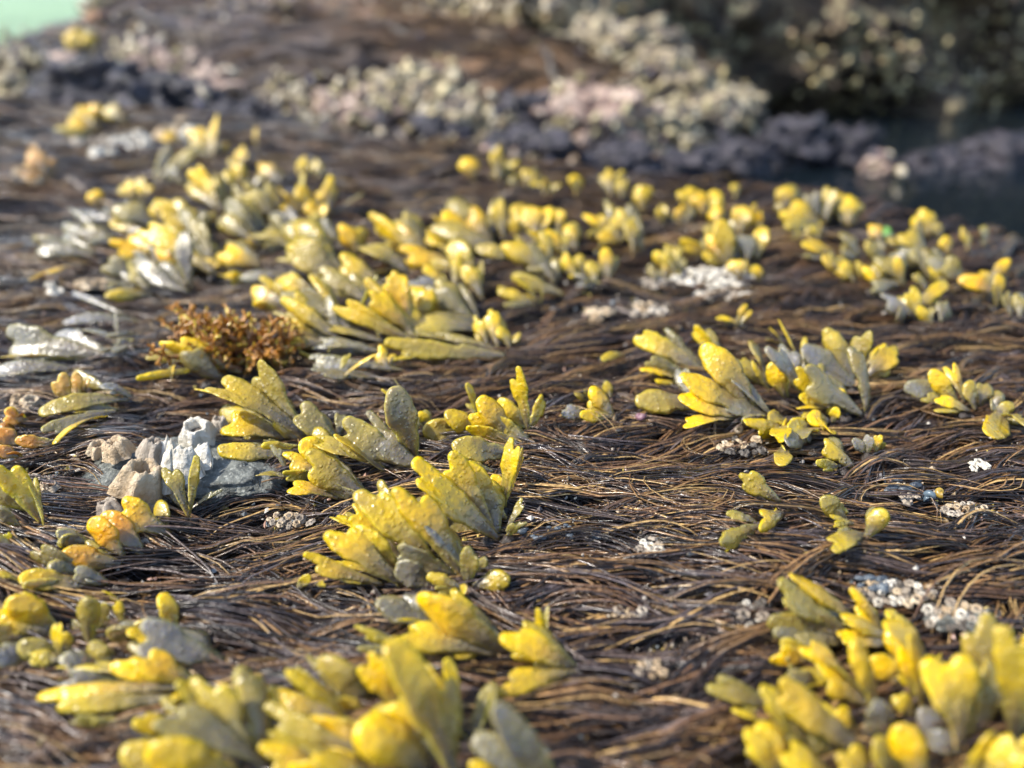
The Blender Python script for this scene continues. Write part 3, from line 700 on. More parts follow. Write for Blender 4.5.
def tuft_from(label, c, fr, name='rockweed_tuft', group=G, cat='seaweed', mat=None, palette=None, seed0=0):
    ox, oy, s = c
    pts = []
    for f in fr:
        bx, by, tx, ty, w = [v / s for v in f[:5]]
        bx += ox; tx += ox; by += oy; ty += oy
        if by < 372:        # distant blades: the grey stalk runs on under its neighbours
            bx += (bx - tx) * .28; by += abs(by - ty) * .10 + 1.5
            if f[5] == 1: w *= .84
        if by > 610:        # nearest blades
            bx += (bx - tx) * .16; by += abs(by - ty) * .16
            w *= 1.05
        pts.append((bx, by, tx, ty, w) + tuple(f[5:]))
    # fronds whose drawn base lies under another blade share its ground depth
    mx = sum(p[0] for p in pts) / len(pts); my = max(p[1] for p in pts)
    org = hit(mx, my + 2)
    root = thing(name, label, cat, org, group)
    for i, p in enumerate(pts):
        bx, by, tx, ty, w, n, yel = p[:7]
        roll = p[7] if len(p) > 7 else None
        rs = random.Random(seed0 * 131 + i)
        B = hit(bx, by, .003)
        dB = (B - CAM) @ FW
        Lpx = math.hypot(tx - bx, ty - by)
        k = rs.uniform(-.05, .45) if by > 372 else rs.uniform(-.3, .2)
        dT = dB - k * Lpx * dB / F
        r = ray(tx, ty)
        T = CAM + r * dT
        clear = .0062 + .002 * rs.random()
        it = 0
        while T[2] < ter1(T[0], T[1]) + clear and it < 200:
            dT *= .995
            T = CAM + r * dT
            it += 1
        wm = w * (dB + dT) / 2 / F
        div = 15 if dB < .28 else (10 if dB < .42 else 8)
        if palette is not None:
            pc = np.array(palette) * rs.uniform(.8, 1.2)
        else:
            pc = None
        if roll is not None: roll += rs.uniform(-26, 26); yel = max(0, yel + rs.uniform(-.18, .12))
        add_frond(root, org, B, T, wm, n, yel, seed0 * 57 + i + 1, roll, div, mat, pc)
    # younger, duller blades crowd the foot of each plant
    nf = 0 if len(pts) < 2 else int(len(pts) * (1.5 if by > 600 else 1.0 if dB < .27 else 2.6) + .9)
    rs = random.Random(seed0 * 977 + 5)
    for q in range(nf):
        bx, by, tx, ty, w, n, yel = pts[q % len(pts)][:7]
        f = rs.uniform(.5, 1.0)
        bx2 = bx + rs.gauss(0, .12) * abs(w); by2 = by + rs.uniform(-.25, .05) * w
        a = rs.gauss(0, .5)
        dx, dy = (tx - bx) * f, (ty - by) * f
        tx2, ty2 = bx2 + dx * math.cos(a) - dy * math.sin(a), by2 + (dx * math.sin(a) + dy * math.cos(a))
        ty2 = min(ty2, by2 + 2)
        B = hit(bx2, by2, .002)
        dB = (B - CAM) @ FW
        L_ = math.hypot(tx2 - bx2, ty2 - by2)
        dT = dB + rs.uniform(.0, .55) * L_ * dB / F
        rr_ = ray(tx2, ty2)
        T = CAM + rr_ * dT
        it = 0
        while T[2] < ter1(T[0], T[1]) + .006 and it < 200:
            dT *= .995; T = CAM + rr_ * dT; it += 1
        add_frond(root, org, B, T, w * rs.uniform(.5, .9) * dB / F, rs.choice((1, 1, 2)), max(0, yel * rs.uniform(.25, .95)), seed0 * 57 + 30 + q,
                  None, 10 if dB < .28 else 7, mat, None if palette is None else np.array(palette) * rs.uniform(.6, 1.1))
    # holdfast: dark knobbly foot under the stalks
    if len(fr) > 1:
        r0 = .0013 * (1 + .2 * len(fr) ** .5)
        u, v = np.meshgrid(np.linspace(0, 2 * math.pi, 13)[:-1], np.linspace(0, math.pi, 7), indexing='ij')
        rr = r0 * (1 + .35 * noise(np.cos(u) * 2 + seed0, np.sin(u) * 2, v * 2))
        V = np.stack([rr * np.cos(u) * np.sin(v), rr * np.sin(u) * np.sin(v), rr * .7 * np.cos(v) - .0012], -1).reshape(-1, 3)
        Fq = [(i * 7 + j, i * 7 + j + 1, ((i + 1) % 12) * 7 + j + 1, ((i + 1) % 12) * 7 + j) for i in range(12) for j in range(6)]
        mesh_obj('holdfast', V, np.array(Fq), M_FOOT, root)
    return org


def build_tufts():
    k = 0
    for lab, c, fr in TUFTS:
        k += 1
        tuft_from(lab, c, fr, seed0=k)
    for lab, c, fr, pc in AMBER:
        k += 1
        tuft_from(lab, c, fr, 'amber_seaweed', 'amber weeds in the mat', 'seaweed', M_AMBER, pc, k)
    for lab, c, fr, pc in GREEN:
        k += 1
        tuft_from(lab, c, fr, 'green_seaweed', None, 'seaweed', M_FROND, pc, k)


# ------------------------------------------------------------------ tubes
def tube(path, rad, sides=5):
    path = np.asarray(path, float); n = len(path)
    t = np.gradient(path, axis=0); t /= np.linalg.norm(t, axis=1)[:, None] + 1e-12
    ref = np.array([0.3, .2, .93])
    s = np.cross(t, ref); s /= np.linalg.norm(s, axis=1)[:, None] + 1e-12
    w = np.cross(s, t)
    a = np.arange(sides) * 2 * math.pi / sides
    V = path[:, None] + np.asarray(rad)[:, None, None] * (np.cos(a)[None, :, None] * s[:, None] + np.sin(a)[None, :, None] * w[:, None])
    Fc = [(i * sides + j, i * sides + (j + 1) % sides, (i + 1) * sides + (j + 1) % sides, (i + 1) * sides + j)
          for i in range(n - 1) for j in range(sides)]
    return V.reshape(-1, 3), np.array(Fc)


def build_red_bush():
    org = hit(232, 360)
    root = thing('red_seaweed', 'bushy reddish brown weed with orange curly tips standing left of the middle patch', 'seaweed', org)
    m = frond_material('red_weed', .3, .25)
    rs = random.Random(5)
    for b in range(44):
        Vs, Fs, Cs, off = [], [], [], 0
        az = rs.uniform(0, 6.28); lean = rs.uniform(.15, 1.25)
        d0 = Vector((math.cos(az) * math.sin(lean), math.sin(az) * math.sin(lean) * .7, math.cos(lean)))

        def grow(p, d, L, r, lvl):
            nonlocal off
            q = p + d * L
            mid = (p + q) / 2 + Vector([rs.gauss(0, .12) * L for _ in range(3)])
            V, Fq = tube([p, mid, q], [r, r * .85, r * .75 if lvl < 4 else r * 1.1], 5)
            Vs.append(V); Fs.append(Fq + off); off += len(V)
            t = lvl / 4
            c = np.array((.13, .04, .022)) * (1 - t) + np.array((.46, .20, .035)) * t
            if rs.random() < .2 and lvl > 2: c = np.array((.62, .42, .04))
            Cs.append(np.tile(c * rs.uniform(.7, 1.2), (len(V), 1)))
            if lvl < 4:
                for s in range(2 if rs.random() < .75 else 3):
                    nd = (d + Vector([rs.gauss(0, .55) for _ in range(3)])).normalized()
                    grow(q, nd, L * rs.uniform(.6, .9), r * .78, lvl + 1)
        start = Vector((rs.gauss(0, .007), rs.gauss(0, .003), 0))
        grow(start, d0, .0052, .00115, 0)
        mesh_obj('branch', np.concatenate(Vs), np.concatenate(Fs), m, root, np.concatenate(Cs))


# ------------------------------------------------------------------ hair-like mat
def flow_angle(x, y):
    a = .22 * noise(x * 9 + 1, y * 12 + 3) + .42 * noise(x * 22 + 7, y * 30) + .10
    a = a - .55 * sst(-.05, -.11, x) * sst(.15, .11, y)     # strands turn towards the viewer in the near left corner
    # strands part round the barnacle clump
    return a


def build_mat():
    NL = 8800
    r = np.exp(RNG.uniform(math.log(.075), math.log(2.0), NL))
    th = RNG.uniform(-.95, .95, NL)
    X, Y = r * np.sin(th), r * np.cos(th)
    ok = (edge(X, Y) < .035) | ((Y > 1.0) & (X < .35) & (edge(X, Y) > .26) & (X > -.75))
    for cx, cy, cr in CLEAR:
        ok &= np.hypot(X - cx, (Y - cy)) > cr * .8
    X, Y, r = X[ok], Y[ok], r[ok]
    nl = len(X)
    sc = np.maximum(1, r / .22) ** .62
    SEG = 12
    ntot = 9
    ang0 = flow_angle(X, Y)
    flip = RNG.random(nl) < .5
    Ls = RNG.uniform(.022, .052, nl) * sc
    # guide path of each lock (start at centre, go both ways)
    path = np.zeros((nl, SEG, 2))
    px, py = X.copy(), Y.copy()
    loc = RNG.normal(0, .27, nl) + np.where(RNG.random(nl) < .05, RNG.normal(0, .45, nl), 0)
    stray = RNG.random(nl) < .07
    curl = RNG.normal(0, .48, nl) + np.where(stray, RNG.normal(0, 1.3, nl), 0)
    px -= np.cos(ang0) * Ls / 2; py -= np.sin(ang0) * Ls / 2
    for i in range(SEG):
        path[:, i, 0], path[:, i, 1] = px, py
        a = flow_angle(px, py) + loc + curl * (i / SEG - .5) * 2
        px = px + np.cos(a) * Ls / (SEG - 1); py = py + np.sin(a) * Ls / (SEG - 1)
    tan = np.gradient(path, axis=1); tan /= np.linalg.norm(tan, axis=2)[:, :, None]
    nrm = np.stack([-tan[..., 1], tan[..., 0]], -1)
    t = np.linspace(0, 1, SEG)
    arch = RNG.uniform(0, .0022, nl) * np.sqrt(sc)
    lay = RNG.uniform(-.001, .0024, nl) + np.where(stray, .0016, 0)
    wid = RNG.uniform(.0010, .0032, nl) * sc
    hue = RNG.random(nl)
    TW = np.where(flip[:, None], t[None, ::-1], t[None, :])
    S = ntot
    a = RNG.uniform(-1, 1, (nl, S)); b = RNG.uniform(-1, 1, (nl, S))
    ph = RNG.uniform(0, 6.28, (nl, S)); fr = RNG.uniform(2, 7, (nl, S)); am = RNG.uniform(.0001, .0007, (nl, S)) * sc[:, None]
    spread = (1 - .65 * TW ** 1.3)[:, None, :]
    conv = RNG.normal(0, 1, (nl, S))
    lat = a[..., None] * wid[:, None, None] * spread + am[..., None] * np.sin(fr[..., None] * t + ph[..., None]) + \
        conv[..., None] * .0035 * sc[:, None, None] * (t - .5)
    P2 = path[:, None] + nrm[:, None] * lat[..., None]
    env = np.sin(np.pi * np.clip(t, 0, 1)) ** .7
    hz = .0002 + lay[:, None, None] + (arch[:, None, None] * env) + .0011 * np.sqrt(np.clip(1 - a ** 2, 0, 1))[..., None] * (.4 + .6 * env) \
        + .0006 * b[..., None] + .0006 * np.sin(fr[..., None] * 1.3 * t + ph[..., None] * 2) - .0045 * (1 - env) ** 2
    Z = ter(P2[..., 0], P2[..., 1]) + hz
    P = np.concatenate([P2, Z[..., None]], -1).reshape(nl * S, SEG, 3)
    # keep strands off the bare patches
    mid = P[:, SEG // 2]
    keep = np.ones(len(P), bool) & ~(np.repeat(stray, S) & (np.tile(np.arange(S), nl) > 2))
    for cx, cy, cr in CLEAR:
        keep &= np.hypot(mid[:, 0] - cx, mid[:, 1] - cy) > cr * .75
        for q in (2, 5, 8, 11):
            keep &= np.hypot(P[:, q, 0] - cx, P[:, q, 1] - cy) > cr * .62
    rad = (RNG.uniform(.00010, .00029, (nl, S)) * sc[:, None] ** 1.2).reshape(-1)
    rad = np.where(np.repeat(stray, S), rad * .7, rad)
    prof = (np.clip(np.sin(np.pi * (TW * .86 + .10)), .12, 1) ** .6)
    prof = np.repeat(prof, S, 0)
    # colours
    base = np.array([(.028, .018, .013), (.135, .098, .082), (.185, .102, .052), (.31, .175, .070), (.54, .35, .135), (.115, .090, .088)])
    lockc = RNG.choice(6, nl, p=[.24, .20, .20, .15, .06, .15])
    sc_i = np.where(RNG.random((nl, S)) < .6, lockc[:, None], RNG.choice(6, (nl, S), p=[.26, .16, .20, .17, .09, .12])).reshape(-1)
    colr = base[sc_i] * RNG.uniform(.38, 1.25, (nl * S, 1))
    colr = np.where(np.repeat(stray, S)[:, None], base[RNG.choice([2, 3, 4], nl * S)] * .9, colr)
    P, rad, prof, colr = P[keep], rad[keep], prof[keep], colr[keep]
    n = len(P)
    T = np.gradient(P, axis=1); T /= np.linalg.norm(T, axis=2)[..., None] + 1e-12
    s = np.cross(T, np.array([0, 0, 1.])); s /= np.linalg.norm(s, axis=2)[..., None] + 1e-12
    w = np.cross(s, T)
    K = 3
    an = np.arange(K) * 2 * math.pi / K + .4
    R = (rad[:, None] * prof)[..., None, None]
    flat = np.where(RNG.random(n) < .35, .45, .9)[:, None, None, None]
    V = P[:, :, None] + R * (1.25 * np.cos(an)[None, None, :, None] * s[:, :, None] + flat * np.sin(an)[None, None, :, None] * w[:, :, None])
    i0 = (np.arange(SEG - 1)[:, None] * K + np.arange(K)[None]).ravel()
    i1 = (np.arange(SEG - 1)[:, None] * K + (np.arange(K)[None] + 1) % K).ravel()
    q = np.stack([i0, i1, i1 + K, i0 + K], 1)
    Fc = (np.arange(n)[:, None, None] * (SEG * K) + q[None]).reshape(-1, 4)
    tipl = np.clip(TW, 0, 1)
    tl = np.repeat(tipl, S, 0)[keep]
    C = colr[:, None] * (.75 + .6 * tl[..., None])
    C = np.repeat(C.reshape(-1, 3), K, 0)
    o = mesh_obj('hair_seaweed_mat', V.reshape(-1, 3), Fc, M_STRAND, None, C)
    tag(o, 'wet brown hair like seaweed lying in combed locks over the whole rock', 'seaweed', None, 'stuff')


# ------------------------------------------------------------------ ground sheet
def build_ground():
    xs = np.concatenate([-np.geomspace(1.2, 40, 22)[::-1], np.arange(-1.19, 1.2, .01), np.geomspace(1.2, 40, 22)])
    ys = np.concatenate([-np.geomspace(.2, 40, 16)[::-1], np.arange(-.19, 2.2, .01), np.geomspace(2.2, 60, 26)])
    X, Y = np.meshgrid(xs, ys, indexing='ij')
    Z = ter(X, Y)
    V = np.stack([X, Y, Z], -1).reshape(-1, 3)
    nx, ny = X.shape
    i, j = np.meshgrid(np.arange(nx - 1), np.arange(ny - 1), indexing='ij')
    Fc = np.stack([i * ny + j, (i + 1) * ny + j, (i + 1) * ny + j + 1, i * ny + j + 1], -1).reshape(-1, 4)
    x, y = V[:, 0], V[:, 1]
    c = np.tile(np.array((.035, .026, .021)), (len(V), 1))
    far = sst(.55, .95, edge(x, y) + .35)[:, None]
    slope = np.array((.10, .068, .045))
    nz = fbm(x * 5, y * 16, 2.)[:, None]
    fc = slope * (1 + .5 * nz) + np.array((.10, .04, .0)) * np.clip(noise(x * 4 + 8, y * 6), 0, 1)[:, None]
    fc = fc * (1 - sst(.2, -.6, x)[:, None] * .35) + np.array((.13, .115, .115)) * sst(.1, -.6, x)[:, None] * .6
    c = c * (1 - far) + fc * far
    g = sst(1.95, 2.3, y + .7 * sst(-.6, -1., x))[:, None]
    c = c * (1 - g) + np.array((.27, .42, .20)) * (1 + .3 * noise(x * 2, y * 2)[:, None]) * g
    m, nt, b = new_mat('ground_weed')
    at = N(nt, 'ShaderNodeAttribute', attribute_name='Col').outputs['Color']
    p = geo_pos(nt)
    n1 = N(nt, 'ShaderNodeTexNoise', Scale=45, Detail=6, Roughness=.75); nt.links.new(p, n1.inputs['Vector'])
    c2 = mix(nt, 1., at, ramp(nt, n1.outputs[0], [(.35, (.3, .3, .32)), (.55, (1., .95, .9)), (.72, (2.2, 2.0, 1.6))]), 'MULTIPLY')
    nt.links.new(c2, b.inputs['Base Color'])
    b.inputs['Roughness'].default_value = .42
    n2 = N(nt, 'ShaderNodeTexNoise', Scale=220, Detail=5, Roughness=.7); nt.links.new(p, n2.inputs['Vector'])
    nt.links.new(bump(nt, n2.outputs[0], .9, .004), b.inputs['Normal'])
    o = mesh_obj('ground', V, Fc, m, None, c)
    tag(o, None, None, None, 'structure')


# ------------------------------------------------------------------ barnacles and shells
def barnacle_mesh(r, h, seed, jag=.10, open_=.45):
    A, Rn = 36, 7
    th = np.linspace(0, 2 * math.pi, A + 1)[:-1]
    rings = [(1.05, 0), (.98, .22), (.86, .55), (.72, .85), (open_ + .16, 1.0), (open_, .93), (open_ * .75, .45)]
    V = []
    ridge = 1 + .09 * np.cos(th * 6 + seed) + .10 * noise(np.cos(th) * 3 + seed, np.sin(th) * 3, seed) + .05 * np.cos(th * 17 + seed)
    top = 1 + jag * noise(np.cos(th) * 4, np.sin(th) * 4, seed + 5.) + jag * .7 * np.sign(np.cos(th * 3 + seed)) * .5
    for k, (q, z) in enumerate(rings):
        rr = r * q * ridge ** (1.2 if k < 4 else .6)
        zz = h * z * (top if k > 2 else 1)
        jit = 1 + .05 * noise(np.cos(th) * 6, np.sin(th) * 6, seed + k * 1.7)
        V.append(np.stack([rr * np.cos(th) * jit, rr * np.sin(th) * jit, np.broadcast_to(zz, th.shape)], -1))
    V = np.concatenate(V)
    n = len(rings)
    Fc = [(k * A + i, k * A + (i + 1) % A, (k + 1) * A + (i + 1) % A, (k + 1) * A + i) for k in range(n - 1) for i in range(A)]
    lid = V[(n - 1) * A:]
    return V, np.array(Fc), lid


def barnacle(px, py, wpx, label, group, mat=M_SHELL, hk=.9, seed=0, lid=True, tilt=0, sink=0, open_=.45, zoff=0.002, loc=None):
    B = hit(px, py, zoff) if loc is None else np.array(loc)
    d = (B - CAM) @ FW
    r = wpx / 2 * d / F
    V, Fc, ld = barnacle_mesh(r, r * 2 * hk, seed, open_=open_)
    o = mesh_obj('barnacle', V, Fc, mat)
    o.location = B - np.array([0, 0, sink * r])
    o.rotation_euler = (random.Random(seed).uniform(-.3, .3) + tilt, random.Random(seed + 1).uniform(-.3, .3), seed)
    tag(o, label, 'barnacle', group)
    if lid:
        c = ld.mean(0) + np.array([0, 0, r * .12])
        VV = np.concatenate([ld, c[None]]); n = len(ld)
        FF = [(i, (i + 1) % n, n) for i in range(n)]
        mesh_obj('shell_plates', VV, np.array(FF), M_LID, o)
    return o, B, r


def lump(name, center, rad, mat, seed, label=None, cat=None, group=None, kind=None, res=30, rough=.28, squash=(1, 1, .8), freq=2.2, col=None):
    u = np.linspace(0, 2 * math.pi, res * 2 + 1)[:-1]; v = np.linspace(0.0, math.pi, res)
    U, W = np.meshgrid(u, v, indexing='ij')
    x, y, z = np.cos(U) * np.sin(W), np.sin(U) * np.sin(W), np.cos(W)
    rr = 1 + rough * fbm(x * freq + seed, y * freq, z * freq + seed * .3, 4) + .08 * np.abs(noise(x * 9, y * 9 + seed, z * 9))
    V = np.stack([x * rr * squash[0], y * rr * squash[1], z * rr * squash[2]], -1).reshape(-1, 3) * rad
    nu = len(u)
    Fc = [(i * res + j, i * res + j + 1, ((i + 1) % nu) * res + j + 1, ((i + 1) % nu) * res + j) for i in range(nu) for j in range(res - 1)]
    o = mesh_obj(name, V, np.array(Fc), mat, None, col)
    o.location = center
    tag(o, label, cat, group, kind)
    return o


def jag_shell(px, py, wpx, hpx, label, seed, mat=M_WHITE, lean=.5, rot=0):
    """thin curved plate of broken shell with a jagged rim"""
    B = hit(px, py, .005); d = (B - CAM) @ FW; k = d / F
    w, h = wpx * k, hpx * k
    n, m = 22, 9
    u = np.linspace(-1, 1, n)
    top = h * (.8 + .16 * noise(u * 2.5, seed * 1.3) + .10 * noise(u * 7, seed + 3.)) * np.sqrt(np.clip(1.15 - u ** 2, 0, 1))
    V = []
    for side in (0, 1):
        for j in range(m):
            t = j / (m - 1)
            x = u * w / 2 * (1 - .25 * t)
            z = top * t
            y = -.30 * w * (1 - u ** 2) + lean * z + (.0007 if side else 0) + .05 * w * noise(u * 5, t * 5, seed)
            V.append(np.stack([x, y, z], -1))
    V = np.concatenate(V)
    Fc = []
    for side in (0, 1):
        o_ = side * n * m
        for j in range(m - 1):
            for i in range(n - 1):
                q = [o_ + j * n + i, o_ + j * n + i + 1, o_ + (j + 1) * n + i + 1, o_ + (j + 1) * n + i]
                Fc.append(q if side == 0 else q[::-1])
    for i in range(n - 1):
        a = (m - 1) * n + i
        Fc.append([a, a + 1, a + 1 + n * m, a + n * m])
    for j in range(m - 1):
        for i in (0, n - 1):
            a = j * n + i
            Fc.append([a, a + n, a + n + n * m, a + n * m])
    o = mesh_obj('broken_shell', V, np.array(Fc), mat)
    o.location = B; o.rotation_euler = (0, 0, rot)
    tag(o, label, 'shell', 'broken white shells by the barnacle clump')


HOLES = [(868, 588, 5), (905, 486, 3.5), (560, 533, 6), (128, 700, 4), (295, 522, 4.5), (610, 735, 5), (660, 655, 4), (250, 600, 2.5), (830, 470, 4), (750, 447, 4),
         (600, 560, 3), (690, 610, 3.5), (395, 600, 4), (60, 470, 4), (960, 520, 4), (700, 700, 4), (520, 690, 3), (930, 600, 6), (990, 615, 5), (420, 470, 4), (160, 590, 3)]


def build_grit():
    """broken shell, sand and frond crumbs caught in the mat; thickest in the bare holes"""
    for px, py, rm in HOLES:
        c = hit(px, py, 0); CLEAR.append((c[0], c[1], rm / 1000))
    n0 = 2600
    r = np.exp(RNG.uniform(math.log(.08), math.log(.6), n0)); th = RNG.uniform(-.8, .8, n0)
    xs, ys = [r * np.sin(th)], [r * np.cos(th)]
    for cx, cy, cr in CLEAR:
        k = 90
        a, q = RNG.uniform(0, 6.28, k), np.sqrt(RNG.random(k)) * cr * 1.1
        xs.append(cx + q * np.cos(a)); ys.append(cy + q * np.sin(a))
    x, y = np.concatenate(xs), np.concatenate(ys)
    ok = edge(x, y) < .01
    x, y = x[ok], y[ok]
    n = len(x)
    hole = np.zeros(n, bool)
    for cx, cy, cr in CLEAR: hole |= np.hypot(x - cx, y - cy) < cr
    z = ter(x, y) + np.where(hole, RNG.uniform(.0, .0015, n), RNG.uniform(.001, .0042, n))
    rad = RNG.uniform(.00018, .00075, n) * np.where(RNG.random(n) < .1, 1.6, 1)
    dirs = np.array([(1, 0, 0), (-1, 0, 0), (0, 1, 0), (0, -1, 0), (0, 0, 1), (0, 0, -1), (.6, .6, .6), (-.6, .5, -.5)], float)
    fc = np.array([(0, 2, 6), (2, 4, 6), (4, 0, 6), (1, 4, 2), (1, 2, 7), (2, 5, 7), (5, 1, 7), (2, 0, 5), (0, 4, 3), (4, 1, 3), (1, 5, 3), (5, 0, 3)])
    V = np.stack([x, y, z], 1)[:, None] + dirs[None] * rad[:, None, None] * RNG.uniform(.4, 1.3, (n, 8, 1)) * RNG.uniform(.5, 1.4, (n, 1, 3))
    F_ = (np.arange(n)[:, None, None] * 8 + fc[None]).reshape(-1, 3)
    pc = np.array([(.55, .50, .42), (.30, .22, .13), (.10, .09, .09), (.62, .48, .12), (.42, .26, .20), (.16, .18, .19)])
    C = np.repeat(pc[RNG.choice(6, n, p=[.24, .26, .18, .1, .08, .14])] * RNG.uniform(.6, 1.2, (n, 1)), 8, 0)
    m, nt, b = new_mat('grit')
    nt.links.new(N(nt, 'ShaderNodeAttribute', attribute_name='Col').outputs['Color'], b.inputs['Base Color'])
    b.inputs['Roughness'].default_value = .4
    o = mesh_obj('shell_grit', V.reshape(-1, 3), F_, m, None, C, smooth=False)
    tag(o, 'crumbs of shell, sand and torn weed caught between the brown strands', 'grit', None, 'stuff')


def build_shells():
    g = 'large barnacles in the clump at left'
    def bc(x, y): return x / 4, 384 + y / 4
    px, py = bc(840, 400)
    c = hit(px, py, 0)
    lump('rock', c + np.array([0.0, .004, -.0005]), .0115, M_GREY, 3, 'wet grey green stone showing right of the white barnacle shells', 'rock', None, None, 40, .2, (1.35, .95, .42))
    CLEAR.append((c[0] + .001, c[1] + .002, .012))
    c = hit(*bc(580, 420), 0); CLEAR.append((c[0], c[1] + .006, .0145))
    lump('rock', c + np.array([0.0, .010, -.003]), .014, M_GREY, 8, 'low wet stone carrying the barnacle clump at left', 'rock', None, None, 30, .2, (1.4, 1.0, .45))
    barnacle(*bc(552, 430), 46, 'big tan barnacle with worn ribbed wall, tallest of the left clump', g, M_TAN, .72, 2, True, .1, .0, .42, .004)
    barnacle(*bc(795, 215), 34, 'white barnacle at the back right of the left clump with a dark mouth', g, M_WHITE, .55, 7, True, .35, 0, .5, .004)
    barnacle(*bc(480, 285), 30, 'dusty pink barnacle behind the tan one', g, M_TAN, .6, 12, True, .1, 0, .4, .004)
    barnacle(*bc(600, 300), 26, 'cream barnacle squeezed between the tan one and the white shells', g, M_SHELL, .8, 15, True, .1, 0, .4, .005)
    barnacle(*bc(450, 520), 26, 'low cream barnacle in front of the tan one', g, M_SHELL, .6, 21, True, .1, 0, .45)
    barnacle(*bc(500, 470), 18, 'small chipped barnacle between the low cream one and the tan one', g, M_SHELL, .7, 22)
    barnacle(*bc(610, 500), 18, 'small pinkish barnacle above the orange yellow tuft', g, M_SHELL, .5, 25)
    barnacle(*bc(400, 270), 22, 'half buried barnacle at the left end of the clump', g, M_TAN, .5, 27)
    barnacle(*bc(885, 190), 17, 'grey ribbed barnacle under the pale mitten blades', g, M_SHELL, .9, 29)
    barnacle(*bc(575, 640), 16, 'pinkish barnacle half hidden right of the orange yellow tuft', g, M_SHELL, .4, 31)
    jag_shell(*bc(720, 375), 48, 38, 'snow white broken shell standing behind the two bladed sprout', 3, M_WHITE, .7, .1)
    jag_shell(*bc(662, 430), 18, 44, 'narrow white shell splinter right of the tan barnacle', 9, M_WHITE, .4, -.5)
    jag_shell(*bc(665, 300), 30, 26, 'jagged upright shell rim behind the narrow white splinter', 14, M_WHITE, .4, .3)
    jag_shell(*bc(795, 330), 30, 26, 'white shell piece ending above the grey green stone', 17, M_WHITE, .9, -.3)

    def cluster(cx, cy, rx, ry, n, size, label, group, mats, seed, clear=True, lay=.003):
        rs = random.Random(seed)
        pts = []
        tries = 0
        while len(pts) < n and tries < 4000:
            tries += 1
            a, q = rs.uniform(0, 6.28), rs.random() ** .5
            x, y = cx + rx * q * math.cos(a), cy + ry * q * math.sin(a)
            s = size * rs.uniform(.6, 1.3)
            if all(math.hypot(x - a0, (y - b0) * 1.7) > (s + c0) * .42 for a0, b0, c0 in pts):
                pts.append((x, y, s))
        for i, (x, y, s) in enumerate(pts):
            barnacle(x, y, s, label, group, mats[i % len(mats)], rs.uniform(.24, .46), seed * 100 + i, True, rs.uniform(0, .3), rs.uniform(.1, .6), .58, lay)
        if clear:
            L = hit(cx - rx, cy, 0); R_ = hit(cx + rx, cy, 0); T_ = hit(cx, cy - ry, 0); B_ = hit(cx, cy + ry, 0)
            k = max(1, int(round(rx / max(ry * 1.2, 5))))
            for q in range(k):
                f = (q + .5) / k
                c0 = L * (1 - f) + R_ * f
                CLEAR.append((c0[0], (T_[1] + B_[1]) / 2, max((R_[0] - L[0]) / 2 / k, (T_[1] - B_[1]) * .5) * 1.0))
    cluster(712, 276, 42, 8, 34, 12, 'small chalk white barnacle in the bright patch right of the middle patch', 'barnacles in the white patch', [M_WHITE], 1)
    cluster(725, 294, 26, 4, 10, 9, 'small white barnacle in the short row below the white patch', 'barnacles below the white patch', [M_WHITE, M_SHELL], 2)
    cluster(654, 282, 12, 5, 6, 11, 'pale barnacle at the foot of the little green yellow tuft', 'barnacles by the green yellow tuft', [M_SHELL], 3)
    cluster(652, 309, 20, 6, 10, 10, 'cream barnacle in the low row above the left wing of the right tuft', 'barnacles above the right tuft', [M_SHELL, M_TAN], 4)
    cluster(598, 312, 9, 5, 4, 12, 'tan barnacle on the mat between the middle patch and the cream row', 'tan barnacles on the mat', [M_TAN], 5)
    cluster(650, 546, 12, 8, 7, 11, 'cream barnacle in the little bunch on the bare mat, middle', 'barnacles on the bare mat', [M_SHELL, M_WHITE], 6)
    cluster(628, 612, 16, 6, 8, 9, 'tan barnacle half under the strands left of the olive bottom right tuft', 'barnacles half under the strands', [M_TAN, M_SHELL], 7)
    cluster(650, 668, 16, 8, 9, 10, 'dull barnacle in the blurred gap near the bottom middle', 'barnacles in the bottom gap', [M_TAN, M_SHELL], 8)
    cluster(895, 592, 40, 12, 38, 10, 'small grey barnacle on the bare rock behind the bottom right tuft', 'barnacles behind the bottom right tuft', [M_SHELL, M_TAN, M_LID, M_WHITE], 9)
    cluster(955, 615, 30, 14, 34, 10, 'small grey white barnacle on the bare rock left of the right edge', 'barnacles near the right edge', [M_SHELL, M_LID, M_TAN, M_GREY, M_WHITE], 10)
    cluster(752, 612, 12, 14, 9, 11, 'white barnacle left of the pale forked blades, bottom right', 'barnacles left of the forked blades', [M_SHELL, M_WHITE, M_LID], 11)
    cluster(965, 508, 24, 7, 14, 8, 'tiny yellowish barnacle under the two small snails', 'barnacles under the snails', [M_SHELL, M_TAN], 12)
    cluster(908, 497, 10, 4, 5, 10, 'pale yellow barnacle left of the two small snails', 'barnacles left of the snails', [M_SHELL], 13)
    cluster(980, 464, 8, 4, 4, 11, 'white barnacle on the mat near the right edge', 'white barnacles near the right edge', [M_WHITE], 14)
    cluster(742, 445, 24, 8, 12, 9, 'tiny tan barnacle under the little round paddles', 'barnacles under the paddles', [M_TAN, M_LID], 15, False)
    cluster(290, 520, 22, 8, 12, 9, 'pebbly tan barnacle below the knobbly yellow pair of tips', 'barnacles below the knobbly tips', [M_TAN, M_SHELL], 16)
    cluster(104, 145, 26, 7, 12, 16, 'blurred cream barnacle far left behind the left patch', 'far cream barnacles at left', [M_SHELL, M_WHITE], 17, False)
    cluster(140, 140, 16, 8, 6, 16, 'blurred bluish white barnacle far left beside the cream ones', 'far white barnacles at left', [M_WHITE], 18, False)
